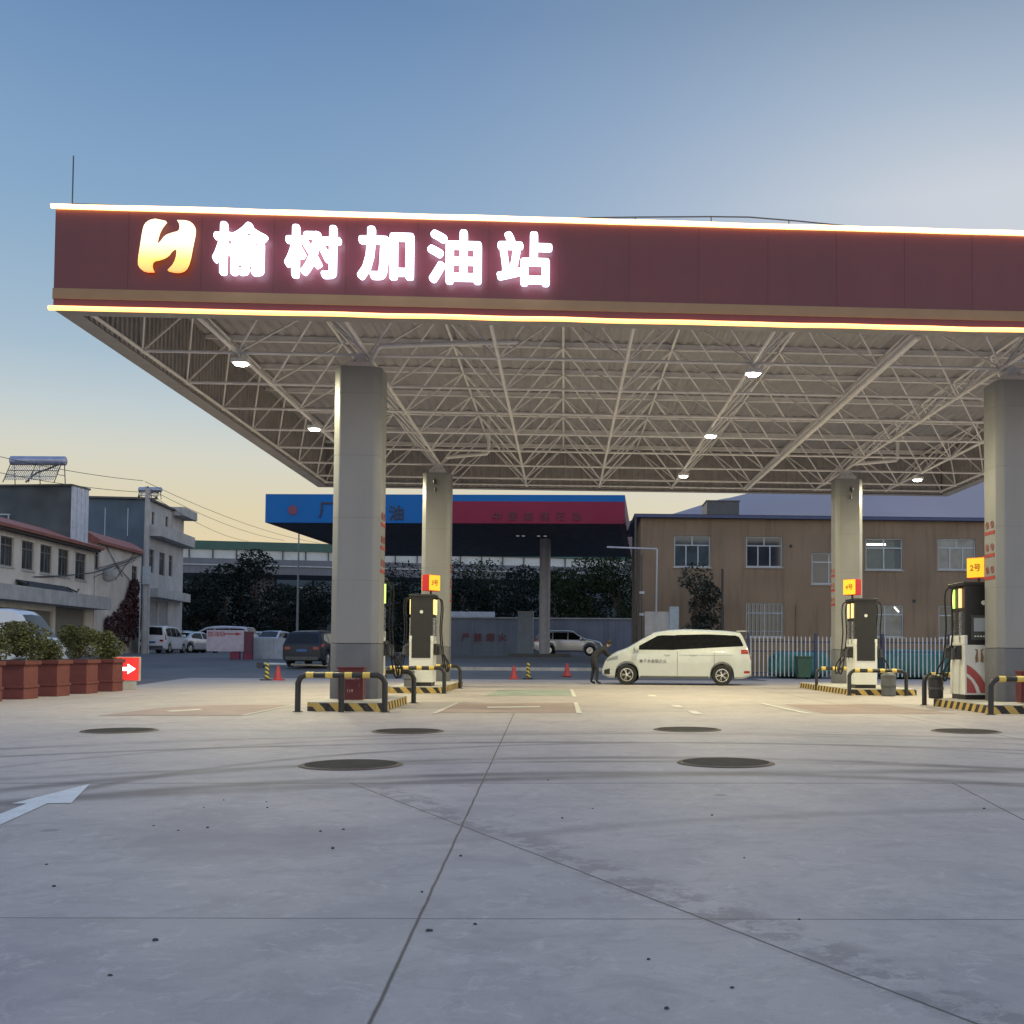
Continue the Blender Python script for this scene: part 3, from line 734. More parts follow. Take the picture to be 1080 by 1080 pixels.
# ------------------------------------------------------------------ extinguisher cabinets, bins, cctv
INK = mat('cabinet_lettering', (.55, .42, .38), .6)
def cabinet(label, x, y):
    t = thing('fire_cabinet', label, 'fire cabinet', (x, y, .168), 0, 'dark red fire cabinets before the columns')
    MB().box((0, 0, .31), (.46, .26, .58)).build('body', REDBOX, t, bevel=.01)
    MB().box((0, -.01, .615), (.49, .30, .03)).build('lid', REDBOX, t, bevel=.006)
    MB().box((0, -.136, .31), (.40, .012, .50)).build('door', REDBOX, t, bevel=.004)
    text('消防器材', .085, INK, 'lettering', t, (0, -.144, .44), ext=.001); text('119', .08, INK, 'lettering', t, (0, -.144, .19), ext=.001)
    MB().box((.16, -.148, .3), (.02, .012, .07)).build('handle', DARK, t)
cabinet('dark red fire cabinet standing before the left front column', -3.93, 20.55)
cabinet('dark red fire cabinet standing before the right front column', 8.98, 20.6)
def bin_(label, x, y, z, m, s=1.0):
    t = thing('litter_bin', label, 'bin', (x, y, z), 0)
    MB().lathe([(.17 * s, 0), (.19 * s, .02), (.20 * s, .5 * s), (.195 * s, .52 * s)], 20).build('body', m, t, smooth=True)
    MB().lathe([(.205 * s, .50 * s), (.21 * s, .56 * s), (.15 * s, .62 * s), (.05 * s, .64 * s)], 20).build('lid', m, t, smooth=True)
    MB().lathe([(.202 * s, .24 * s), (.206 * s, .25 * s), (.206 * s, .28 * s), (.202 * s, .29 * s)], 20).build('band', DARK, t)
GB_ = mat('bin_grey', (.085, .09, .095), .5, var=.2)
bin_('round dark grey bin before the right rear pump', 8.55, 28.35, 0, GB_, .98)
bin_('small grey bin beside the left rear pump', -4.05, 28.95, .168, mat('bin_pale', (.15, .16, .17), .5), .72)
bin_('squat black bin at the foot of the right front pump', 7.93, 22.9, .168, PBLACK, .8)
def cctv(label, x, y, z):
    t = thing('security_camera', label, 'security camera', (x, y, z), 0, 'small cameras near the column tops')
    MB().tube([(0, 0, .1), (0, -.12, .1), (0, -.16, .04)], .016, 6).build('arm', DARK, t)
    MB().lathe([(.02, -.05), (.05, -.04), (.06, .0), (.06, .06), (.03, .08)], 12, (0, -.17, -.03)).build('dome', BLACK, t, smooth=True)
    MB().lathe([(.04, -.30), (.035, -.18)], 10, (0, -.10, .0)).build('speaker', DARK, t)
cctv('small dark camera hung high on the left rear column', -4.02, 33.98, 6.35)
cctv('small dark camera hung high on the right rear column', 9.02, 33.98, 6.3)

# ------------------------------------------------------------------ cars
def lerp_pts(P, x):
    if x <= P[0][0]: return P[0][1]
    for (a, b), (c, d) in zip(P, P[1:]):
        if x <= c: return b + (d - b) * (x - a) / (c - a) if c > a else d
    return P[-1][1]
SPEC = {
 'mpv': dict(W=1.94, belt=1.16, r=.345, fw=1.675, rw=-1.56, zb=.23, tum=.30,
   top=[(-2.53, .92), (-2.50, 1.10), (-2.44, 1.30), (-2.37, 1.48), (-2.25, 1.74), (-2.18, 1.82), (-1.6, 1.875), (-.9, 1.905), (-.27, 1.915), (.3, 1.885), (.79, 1.80), (1.2, 1.57), (1.71, 1.26), (2.05, 1.14), (2.30, 1.00), (2.44, .84), (2.53, .62)],
   wins=[(.10, 1.45, [(.1, 1.20), (1.45, 1.20)], [(.1, 1.70), (.60, 1.70), (1.45, 1.23)]), (-1.02, .02, [(-1.02, 1.27), (.02, 1.21)], [(-1.02, 1.74), (.02, 1.71)]), (-2.27, -1.05, [(-2.27, 1.34), (-1.05, 1.275)], [(-2.27, 1.40), (-2.12, 1.70), (-1.05, 1.74)])],
   shield=(.84, 1.64), rear=(-2.42, -2.2), head=(1.98, 2.38, .80, 1.0), tail=(-2.49, -2.2, 1.08, 1.22)),
 'minivan': dict(W=1.72, belt=1.02, r=.31, fw=1.45, rw=-1.35, zb=.22, tum=.26,
   top=[(-2.2, .85), (-2.17, 1.05), (-2.05, 1.55), (-1.98, 1.70), (-1.2, 1.76), (.2, 1.75), (.75, 1.66), (1.45, 1.08), (1.9, .98), (2.1, .85), (2.2, .6)],
   wins=[(.05, 1.15, [(.05, 1.04), (1.15, 1.04)], [(.05, 1.58), (.5, 1.58), (1.15, 1.1)]), (-.95, -.03, [(-.95, 1.05), (-.03, 1.04)], [(-.95, 1.6), (-.03, 1.59)]), (-1.9, -1.02, [(-1.9, 1.08), (-1.02, 1.05)], [(-1.9, 1.50), (-1.02, 1.6)])],
   shield=(.8, 1.4), rear=(-2.15, -2.02), head=(1.85, 2.1, .68, .84), tail=(-2.18, -2.04, .85, 1.3)),
 'sedan': dict(W=1.78, belt=.90, r=.315, fw=1.40, rw=-1.32, zb=.2, tum=.42,
   top=[(-2.3, .72), (-2.26, .88), (-2.1, .98), (-1.65, 1.02), (-1.0, 1.36), (-.6, 1.44), (0, 1.46), (.4, 1.42), (1.15, .98), (1.8, .88), (2.15, .76), (2.3, .55)],
   wins=[(.02, .95, [(.02, .94), (.95, .94)], [(.02, 1.34), (.35, 1.33), (.95, .99)]), (-1.1, -.06, [(-1.1, 1.0), (-.06, .94)], [(-1.1, 1.16), (-.75, 1.33), (-.06, 1.35)])],
   shield=(.44, 1.1), rear=(-1.6, -1.02), head=(1.85, 2.2, .60, .74), tail=(-2.28, -1.95, .72, .88)),
 'suv': dict(W=1.86, belt=1.02, r=.36, fw=1.42, rw=-1.30, zb=.27, tum=.32,
   top=[(-2.3, .92), (-2.27, 1.06), (-2.0, 1.46), (-1.86, 1.60), (-1.2, 1.67), (-.2, 1.70), (.3, 1.65), (1.1, 1.15), (1.75, 1.04), (2.1, .92), (2.3, .62)],
   wins=[(.0, .95, [(.0, 1.06), (.95, 1.06)], [(.0, 1.54), (.3, 1.53), (.95, 1.12)]), (-1.0, -.07, [(-1.0, 1.08), (-.07, 1.06)], [(-1.0, 1.54), (-.07, 1.55)]), (-1.72, -1.08, [(-1.72, 1.22), (-1.08, 1.09)], [(-1.72, 1.30), (-1.5, 1.48), (-1.08, 1.53)])],
   shield=(.36, 1.05), rear=(-2.24, -1.94), head=(1.8, 2.15, .76, .90), tail=(-2.28, -1.95, .92, 1.06)),
 'van': dict(W=2.0, belt=1.35, r=.36, fw=1.75, rw=-1.55, zb=.28, tum=.14,
   top=[(-2.75, 1.3), (-2.74, 2.2), (-2.65, 2.46), (-1.5, 2.50), (1.2, 2.49), (1.55, 2.42), (1.75, 2.26), (2.28, 1.48), (2.6, 1.22), (2.70, .9), (2.75, .6)],
   wins=[(1.25, 1.98, [(1.25, 1.42), (1.98, 1.42)], [(1.25, 2.02), (1.62, 2.02), (1.98, 1.62)])],
   shield=(1.72, 2.26), rear=(-2.74, -2.735), head=(2.3, 2.65, .85, 1.05), tail=(-2.73, -2.6, 1.0, 1.5)),
}
HL = mat('headlight_lens', (.22, .24, .27), .12, spec=.9); TL = mat('tail_light', (.28, .015, .012), .2, spec=.8)
def paintm(name, c, metal=0.0): return mat('paint_' + name, c, .22, metal, var=.03, coat=.7)
def car(name, label, cat, kind, loc, rz, pm, group=None, rich=False):
    S = SPEC[kind]; hw0 = S['W'] / 2; top = S['top']; L0, L1 = top[0][0], top[-1][0]
    t = thing(name, label, cat, loc, rz, group)
    ra = S['r'] + .055
    X = {L0, L1} | {p[0] for p in top}
    for wx in (S['fw'], S['rw']):
        for a in range(0, 181, 15): X.add(round(wx + ra * math.cos(R(a)), 4))
        X.add(round(wx + ra + .012, 4)); X.add(round(wx - ra - .012, 4))
    x = L0
    while x < L1: X.add(round(x, 4)); x += .14
    X = sorted(X); Q = [X[0]]
    for x in X[1:]:
        if x - Q[-1] > .006: Q.append(x)
    X = Q
    def ztop(x): return lerp_pts(top, x)
    def zbot(x):
        z = S['zb'] + .10 * max(0, (abs(x) - (L1 - .25)) / .25)
        for wx in (S['fw'], S['rw']):
            d = abs(x - wx)
            if d < ra + .001: z = max(z, S['r'] + math.sqrt(max(0, ra * ra - d * d)))
        return z
    def hw(x):
        e = max(0, (x - L1 * .66) / (L1 * .34)); q = max(0, (-x - (-L0) * .80) / (-L0 * .20))
        return hw0 * (1 - .17 * e ** 2 - .07 * q ** 2)
    def sec(x):
        zt, zb, h = ztop(x), zbot(x), hw(x); zb = min(zb, zt - .12)
        be = min(S['belt'], zt - .09)
        zm = zb + (be - zb) * .55
        up = max(0, zt - .07 - be)
        y5 = h * .985 - S['tum'] * up - .02
        return [(0, zb), (h * .90, zb), (h * .985, zb + min(.07, (zm - zb) * .5)), (h, zm), (h * .985, be), (y5, max(be + .015, zt - .07)), (y5 - .10, zt - .018), (y5 * .55, zt + .004), (0, zt + .012)]
    def side_y(x, z):
        s = sec(x)
        for (a, b), (c, d) in zip(s[2:6], s[3:7]):
            if b <= z <= d and d > b: return a + (c - a) * (z - b) / (d - b)
        return s[3][0] if z < s[3][1] else s[6][0]
    b = MB(); m = 0
    for x in X:
        s = sec(x); ring = [(x, y, z) for y, z in s] + [(x, -y, z) for y, z in s[-2:0:-1]]
        m = len(ring); b.v += ring
    for i in range(len(X) - 1):
        for k in range(m):
            b.f.append((i * m + k, i * m + (k + 1) % m, (i + 1) * m + (k + 1) % m, (i + 1) * m + k))
    b.f += [tuple(range(m)), tuple((len(X) - 1) * m + k for k in range(m))]; b.m = [0] * len(b.f)
    body = b.build('body', pm, t, smooth=True, angle=28)
    def strip(x0, x1, lo, hi, name, mm, off=.008, parent=t, n=10):
        for s in (1, -1):
            q = MB(); rows = 5
            for i in range(n + 1):
                x = x0 + (x1 - x0) * i / n
                for j in range(rows):
                    z = lo(x) + (hi(x) - lo(x)) * j / (rows - 1); q.v.append((x, s * (side_y(x, z) + off), z))
            q.f = [(i * rows + j, (i + 1) * rows + j, (i + 1) * rows + j + 1, i * rows + j + 1) for i in range(n) for j in range(rows - 1)]; q.m = [0] * len(q.f)
            q.build(name, mm, parent, smooth=True)
    for (x0, x1, lo, hi) in S['wins']:
        strip(x0, x1, lambda x: lerp_pts(lo, x), lambda x: lerp_pts(hi, x), 'side_window', GLASS)
    def topglass(x0, x1, name, nn=8):
        q = MB(); ys_ = (-1, -.5, 0, .5, 1)
        for i in range(nn + 1):
            x = x0 + (x1 - x0) * i / nn; s = sec(x); e = s[6][0] * .97
            for yf in ys_:
                y = yf * e; z = s[6][1] + (s[8][1] - s[6][1]) * (1 - abs(yf)) + .012
                q.v.append((x + (.01 if x > 0 else -.012), y, z))
        q.f = [(i * 5 + j, (i + 1) * 5 + j, (i + 1) * 5 + j + 1, i * 5 + j + 1) for i in range(nn) for j in range(4)]; q.m = [0] * len(q.f)
        q.build(name, GLASS, t, smooth=True)
    topglass(*S['shield'], 'windscreen')
    if kind == 'van':
        MB().box((L0 - .006, 0, 1.75), (.012, 1.5, .6)).build('rear_window', GLASS, t)
    else: topglass(*S['rear'], 'rear_window')
    h0, h1, z0, z1 = S['head']
    strip(h0, h1, lambda x: z0 + (z1 - z0) * .35 * (h1 - x) / (h1 - h0), lambda x: min(z1 - .12 * (x - h0) / (h1 - h0), ztop(x) - .10), 'headlight', HL)
    h0_, h1_, z0_, z1_ = S['tail']
    strip(h0_, h1_, lambda x: z0_, lambda x: min(z1_, ztop(x) - .1), 'tail_light', TL, n=4)
    # rear and front faces
    zr = top[0][1]; wr = hw(L0)
    for s in (-1, 1):
        MB().box((L0 - .006, s * wr * .74, (zr + z0_) / 2 - .06), (.02, wr * .28, .12)).build('tail_light', TL, t)
    MB().box((L0 - .008, 0, zr - .16), (.014, .46, .12)).build('number_plate', mat('plate_blue', (.04, .10, .30), .5), t)
    MB().box((L0 - .01, 0, .40), (.03, wr * 1.7, .16)).build('bumper', DARK if kind in ('suv', 'minivan') else pm, t, bevel=.01)
    MB().box((L1 + .004, 0, .46), (.02, hw(L1) * 1.3, .15)).build('grille', BLACK, t)
    if rich or kind == 'van':
        pass
    strip(S['rw'] + ra + .06, S['fw'] - ra - .06, lambda x: S['zb'] + .005, lambda x: S['zb'] + .085, 'sill', DARK, .006)
    for s in (-1, 1):
        mx_ = S['wins'][0][1] - .12; mz = S['belt'] + .06
        q = MB(); q.box((mx_, s * (side_y(mx_, mz) + .11), mz + .04), (.15, .24, .18)); q.build('mirror', pm, t, bevel=.03, smooth=True)
        for wx in (.55, -.35):
            if kind != 'van' or wx > 0:
                zz = S['belt'] - .12
                MB().box((wx - .25, s * (side_y(wx - .25, zz) + .012), zz), (.2, .02, .03)).build('door_handle', pm if not rich else CHROME, t)
    # wheels
    for wx in (S['fw'], S['rw']):
        for s in (-1, 1):
            r = S['r']; yc = s * (hw0 - .115)
            ty = MB(); ty.lathe([(r * .62, -.10), (r * .92, -.105), (r, -.08), (r, .08), (r * .92, .105), (r * .62, .10)], 28, (wx, yc, r), 'y')
            wh = ty.build('wheel', RUBBER, t, smooth=True)
            ri = MB(); o_ = yc + s * .088
            ri.lathe([(r * .66, -.012), (r * .66, .012), (r * .58, .014), (r * .57, -.02)], 28, (wx, o_, r), 'y')
            ri.lathe([(r * .17, -.02), (r * .15, .018)], 12, (wx, o_, r), 'y')
            for k_ in range(5):
                for dl in (-.16, .16):
                    a = k_ * 2 * math.pi / 5 + dl; a0 = k_ * 2 * math.pi / 5 + dl * .6
                    ri.tube([(wx + r * .14 * math.cos(a0), o_, r + r * .14 * math.sin(a0)), (wx + r * .6 * math.cos(a), o_, r + r * .6 * math.sin(a))], r * .065, 4)
            ri.build('rim', CHROME, wh)
            MB().lathe([(r * .575, -.02), (r * .575, -.01)], 20, (wx, yc + s * .06, r), 'y').build('brake_disc', BLACK, wh)
    return t, body, strip, side_y

PW = paintm('white', (.46, .495, .515)); PW2 = paintm('cool_white', (.62, .64, .68)); PS = paintm('silver', (.45, .47, .50), .4); PD = mat('paint_charcoal', (.012, .017, .028), .35, var=.05, spec=.35); PB = paintm('slate', (.10, .11, .14)); PL = paintm('pale_grey', (.45, .47, .52))
# the white people carrier behind the pumps
pc = gz(714, 721.5)
mp, body, strip_, sy = car('people_carrier', 'white people carrier parked side on behind the pumps', 'van', 'mpv', (3.93, 37.9, 0), R(180 - 7), PW, rich=True)
strip_(.02, .10, lambda x: 1.205, lambda x: 1.70, 'pillar_trim', GLASS, .009, n=2)
strip_(-1.05, -1.02, lambda x: 1.275, lambda x: 1.73, 'pillar_trim', GLASS, .009, n=2)
strip_(-.05, -.035, lambda x: .32, lambda x: 1.15, 'door_seam', mat('seam_dark', (.10, .10, .095), .6), .004, n=1)
strip_(-1.30, -1.285, lambda x: .60, lambda x: 1.2, 'door_seam', MATS['seam_dark'], .004, n=1)
strip_(-1.9, -.1, lambda x: 1.02, lambda x: 1.028, 'slide_rail', MATS['seam_dark'], .004, n=4)
strip_(2.26, 2.46, lambda x: .36, lambda x: .56 - (x - 2.26) * .3, 'fog_light_vent', BLACK, .006, n=3)
strip_(-2.50, -2.30, lambda x: .42, lambda x: .50, 'rear_reflector', TL, .006, n=2)
MB().box((-2.22, 0, 1.855), (.34, 1.3, .03)).build('spoiler', PW, mp, bevel=.01)
tl_ = MB()
# company lettering on the front door
LTR = mat('door_lettering', (.10, .12, .13), .6)
t_ = text('■子木金猫企业', .135, LTR, 'door_lettering', mp, (.78, sy(.78, .82) + .012, .82), (R(90), 0, R(180)), .002)
# cars beyond
def park(name, label, cat, kind, px, D, rz, pm, group='cars parked beyond the forecourt'):
    p = at(px, 690, D); return car(name, label, cat, kind, (p.x, p.y, terr(p.x, p.y) - .02), R(rz), pm, group)
park('parked_car', 'dark estate car seen from behind near the left front column', 'car', 'suv', 334, 51.5, 86, PD)
park('parked_car', 'white minivan seen from behind beside the utility pole', 'car', 'minivan', 172, 69.5, 92, PW2)
park('parked_car', 'silver saloon parked just right of the white minivan', 'car', 'sedan', 203, 75, 70, PS)
park('parked_car', 'pale van with dark windows behind the white signboard', 'van', 'mpv', 232, 78, 172, paintm('lilac_white', (.55, .52, .58)))
park('parked_car', 'dark car nosing out left of the pale van', 'car', 'suv', 200, 88, 10, PB)
park('parked_car', 'small white car behind the red edged signboard', 'car', 'minivan', 265, 92, 265, PW2)
park('parked_car', 'silver car facing the road beyond the pale panel fence', 'car', 'suv', 287, 84, 262, PL)
park('parked_truck', 'white cab van farthest back under the dark trees', 'van', 'van', 281, 106, 268, PW2)
park('parked_car', 'silver hatchback parked side on under the blue and red canopy', 'car', 'suv', 600, 73, -3, PS)
p = at(-22, 690, 38); car('delivery_van', 'white panel van parked behind the planters', 'van', 'van', (p.x, p.y, -.02), R(2), paintm('van_white', (.60, .63, .70)))

# ------------------------------------------------------------------ person leaning over the bonnet
def person(loc, rz):
    V = {'pelvis': (0, 0, .93, .145), 'belly': (.10, 0, 1.06, .14), 'chest': (.27, 0, 1.19, .155), 'neckb': (.40, 0, 1.28, .085), 'neck': (.47, 0, 1.33, .055), 'head': (.53, 0, 1.38, .088), 'crown': (.58, 0, 1.45, .082),
         'hl': (0, .10, .88, .105), 'kl': (.02, .11, .48, .068), 'al': (-.06, .11, .09, .045), 'tl': (.10, .12, .035, .04),
         'hr': (0, -.10, .88, .105), 'kr': (.12, -.11, .50, .068), 'ar': (.10, -.11, .09, .045), 'tr': (.26, -.12, .035, .04),
         'sl': (.36, .19, 1.22, .065), 'el': (.50, .23, .98, .046), 'wl': (.70, .20, .98, .034), 'ml': (.78, .19, .97, .034),
         'sr': (.36, -.19, 1.22, .065), 'er': (.52, -.22, 1.0, .046), 'wr': (.72, -.18, 1.0, .034), 'mr': (.80, -.17, .99, .034)}
    E_ = [('pelvis', 'belly'), ('belly', 'chest'), ('chest', 'neckb'), ('neckb', 'neck'), ('neck', 'head'), ('head', 'crown'), ('pelvis', 'hl'), ('hl', 'kl'), ('kl', 'al'), ('al', 'tl'), ('pelvis', 'hr'), ('hr', 'kr'), ('kr', 'ar'), ('ar', 'tr'),
          ('chest', 'sl'), ('sl', 'el'), ('el', 'wl'), ('wl', 'ml'), ('chest', 'sr'), ('sr', 'er'), ('er', 'wr'), ('wr', 'mr')]
    for s, sg in (('l', 1), ('r', -1)):
        m_ = Vector(V['m' + s][:3])
        for i in range(5):
            o_ = (i - 2) * .02
            if i == 4: a = (m_.x - .02, m_.y - sg * .045, m_.z - .01)
            else: a = (m_.x + .085 - abs(i - 1.5) * .012, m_.y + sg * o_, m_.z - .03)
            V['f%s%d' % (s, i)] = (*a, .010); E_.append(('m' + s, 'f%s%d' % (s, i)))
    names = list(V); idx = {n_: i for i, n_ in enumerate(names)}
    me = bpy.data.meshes.new('person'); me.from_pydata([V[n_][:3] for n_ in names], [(idx[a], idx[b_]) for a, b_ in E_], [])
    o = bpy.data.objects.new('person', me); COL.objects.link(o)
    md = o.modifiers.new('skin', 'SKIN'); md.use_smooth_shade = True
    for n_ in names:
        sv = me.skin_vertices[0].data[idx[n_]]; sv.radius = (V[n_][3],) * 2; sv.use_root = n_ == 'pelvis'
    s2 = o.modifiers.new('sub', 'SUBSURF'); s2.levels = 2; s2.render_levels = 2
    dg = bpy.context.evaluated_depsgraph_get(); dg.update()
    em = bpy.data.meshes.new_from_object(o.evaluated_get(dg)); o.modifiers.clear(); o.data = em
    CL = mat('dark_clothes', (.022, .024, .03), .9, var=.3); SK = mat('skin', (.42, .26, .19), .6); 
    em.materials.clear(); em.materials.append(CL); em.materials.append(SK)
    for p_ in em.polygons:
        c = p_.center
        if (c.x > .455 and c.z > 1.29) or (c.x > .71 and .9 < c.z < 1.05): p_.material_index = 1
    hair = MB(); hair.lathe([(.03, .115), (.075, .095), (.098, .04), (.10, -.02), (.085, -.07)], 16, (0, 0, 0))
    h = hair.build('hair', mat('black_hair', (.012, .011, .01), .7), o, smooth=True); h.location = (.535, 0, 1.44); h.rotation_euler = (0, R(35), 0)
    o.location = loc; o.rotation_euler = (0, 0, rz)
    return tag(o, 'person in dark clothes bending over the front of the white people carrier', 'person')
person((1.02, 37.55, 0), R(8))

# ------------------------------------------------------------------ cones
RC = mat('cone_red', (.42, .045, .05), .55, var=.12); CY = stripes('cone_stripes', (.03, .03, .03), (.58, .48, .06), 6.5, (.5, .5, 1), .5)
def cone(label, px, py, m, tall):
    p = gz(px, py); z = terr(p.x, p.y)
    t = thing('traffic_cone', label, 'traffic cone', (p.x, p.y, z), 0, 'traffic cones at the edge of the forecourt')
    if tall: MB().lathe([(.09, .04), (.085, .1), (.06, .62), (.045, .66)], 14).build('post', m, t, smooth=True)
    else:
        c = MB().lathe([(.15, .04), (.05, .5), (.03, .54)], 16).build('cone', m, t, smooth=True)
        MB().lathe([(.108, .20), (.083, .31)], 16).build('white_band', mat('cone_band', (.35, .25, .26), .5), c)
    MB().box((0, 0, .02), (.42, .42, .04)).build('base', BLACK if tall else m, t, bevel=.01)
cone('red traffic cone farther left before the far canopy column', 542, 716.5, RC, 0)
cone('black and yellow striped post between two red cones', 557, 716.5, CY, 1)
cone('red traffic cone nearest the front of the people carrier', 598, 715.5, RC, 0)
cone('black and yellow striped post left of the left front column', 281.5, 717.5, CY, 1)
cone('red traffic cone left of the left front column', 293, 717.5, RC, 0)

# ------------------------------------------------------------------ plants
LEAF = {}
def leafm(name, c, var=.45):
    if name in MATS: return MATS[name]
    k = NB(name)
    oi = k.n('ShaderNodeNewGeometry').outputs['Random Per Island']
    cc = k.mix(oi, tuple(v * (1 - var) for v in c), tuple(v * (1 + var) for v in c))
    cc = k.mix(k.mapr(k.noise(1.3, 3), .35, .65, 0, .5), cc, tuple(v * .6 for v in c))
    k.l(cc, k.b.inputs['Base Color']); k.b.inputs['Roughness'].default_value = .7
    MATS[name] = k.m
    return k.m
def leaves(clumps, n, size, rnd):
    b = MB()
    for _ in range(n):
        c, r = rnd.choice(clumps)
        while True:
            q = Vector((rnd.uniform(-1, 1), rnd.uniform(-1, 1), rnd.uniform(-1, 1)))
            if .02 < q.length < 1: break
        q = q.normalized() * (q.length ** .6)
        p = Vector(c) + Vector((q.x * r[0], q.y * r[1], q.z * r[2]))
        u = Vector((rnd.gauss(0, 1), rnd.gauss(0, 1), rnd.gauss(0, .7))).normalized(); v = u.orthogonal().normalized()
        v = Matrix.Rotation(rnd.random() * 6.28, 3, u) @ v
        s = size * rnd.uniform(.6, 1.4)
        b.add([p - u * s, p + v * s * .45, p + u * s, p - v * s * .45], [(0, 1, 2, 3)])
    return b
def tree(label, loc, H, spread, m, n, lsize, seed, crown0=.3, name='tree', group=None, nclump=9):
    rnd = random.Random(seed)
    t = thing(name, label, 'tree', loc, 0, group)
    tr = MB(); tips = []
    tr.tube([(0, 0, -.1), (.05 * H * rnd.uniform(-.3, .3), 0, H * .3), (0, .03 * H, H * .62)], .028 * H, 8, taper=.5)
    cl = []
    for i in range(nclump):
        a = rnd.random() * 6.28; hh = H * (crown0 + (1 - crown0) * (i + .5) / nclump); 
        f = math.sin(math.pi * min(.95, max(.12, (hh / H - crown0) / (1 - crown0) * .85 + .15)))
        rr = spread * f * rnd.uniform(.25, .75)
        c = (rr * math.cos(a), rr * math.sin(a), hh * .93)
        tr.tube([(0, 0, H * rnd.uniform(.22, .5)), (c[0] * .5, c[1] * .5, c[2] * .8), c], .009 * H, 5, taper=.3)
        s = spread * rnd.uniform(.30, .6)
        cl.append((c, (s, s, s * rnd.uniform(.5, .9))))
    tr.build('trunk', BARK, t, smooth=True)
    leaves(cl, n, lsize, rnd).build('crown', m, t)
    return t
BRICKP = mat('planter_red', (.135, .036, .036), .75, var=.15, scale=4, dirt=.2); PLD = mat('planter_soil', (.05, .045, .04), .95)
SHR = leafm('shrub_leaves', (.075, .085, .03))
PLL = ['red planter with dense green shrub at the left photo edge', 'red planter with widest bushy shrub, second from the left edge', 'red planter with shrub, middle of the row', 'red planter with shrub, second from the lit arrow sign', 'red planter with shrub right beside the lit arrow sign']
for i in range(5):
    y = 23.0 + 1.55 * i; x = -11.95
    t = thing('planter_box', PLL[i], 'planter', (x, y, 0), 0, 'red planters in a row along the forecourt edge')
    b = MB(); b.box((0, 0, .12), (.66, .66, .24)); b.box((0, 0, .27), (.70, .70, .06)); b.box((0, 0, .52), (.64, .64, .46)); b.build('box', BRICKP, t, bevel=.012)
    MB().box((0, 0, .79), (.74, .74, .09)).build('rim', BRICKP, t, bevel=.012)
    MB().box((0, 0, .842), (.60, .60, .02)).build('soil', PLD, t)
    rnd = random.Random(40 + i); cl = []
    for _ in range(9):
        a = rnd.random() * 6.28; q = rnd.uniform(0, .26); cl.append(((1.35 * q * math.cos(a), 1.35 * q * math.sin(a), rnd.uniform(1.0, 1.45)), (rnd.uniform(.16, .33),) * 2 + (rnd.uniform(.15, .28),)))
    st = MB()
    for c, r in cl: st.tube([(0, 0, .83), (c[0] * .5, c[1] * .5, .95), c], .012, 5)
    t2 = thing('shrub', 'bushy green shrub growing in the planter ' + ['at the left photo edge', 'second from the left', 'in the middle of the row', 'second from the arrow sign', 'next to the arrow sign'][i], 'shrub', (x, y, 0), 0, 'shrubs in the red planters')
    t2.scale = (rnd.uniform(.9, 1.15), rnd.uniform(.9, 1.15), (1.0, 1.10, .93, 1.05, .97)[i])
    st.build('stem', BARK, t2); leaves(cl, 3200, .036, rnd).build('foliage', SHR, t2)
# lit arrow sign
AR = glow('arrow_red', (.85, .02, .02), .75, (.4, .03, .03)); ARW = glow('arrow_white', (1, .9, .88), 3)
p = gz(131, 727); t = thing('arrow_sign', 'small lit red sign with white arrow beside the last planter', 'sign', (p.x + .08, p.y, 0), R(20))
MB().box((0, 0, .11), (.46, .34, .22)).build('base', CONC, t, bevel=.01)
MB().box((0, 0, .56), (.66, .2, .66)).build('box', mat('sign_case', (.55, .42, .34), .5), t, bevel=.01)
MB().box((-.02, -.106, .56), (.60, .012, .62)).build('face', AR, t)
b = MB(); b.prism([(-.22, .51), (.0, .51), (.0, .42), (.20, .56), (.0, .70), (.0, .61), (-.22, .61)], -.122, -.114, 'y'); b.build('arrow', ARW, t)

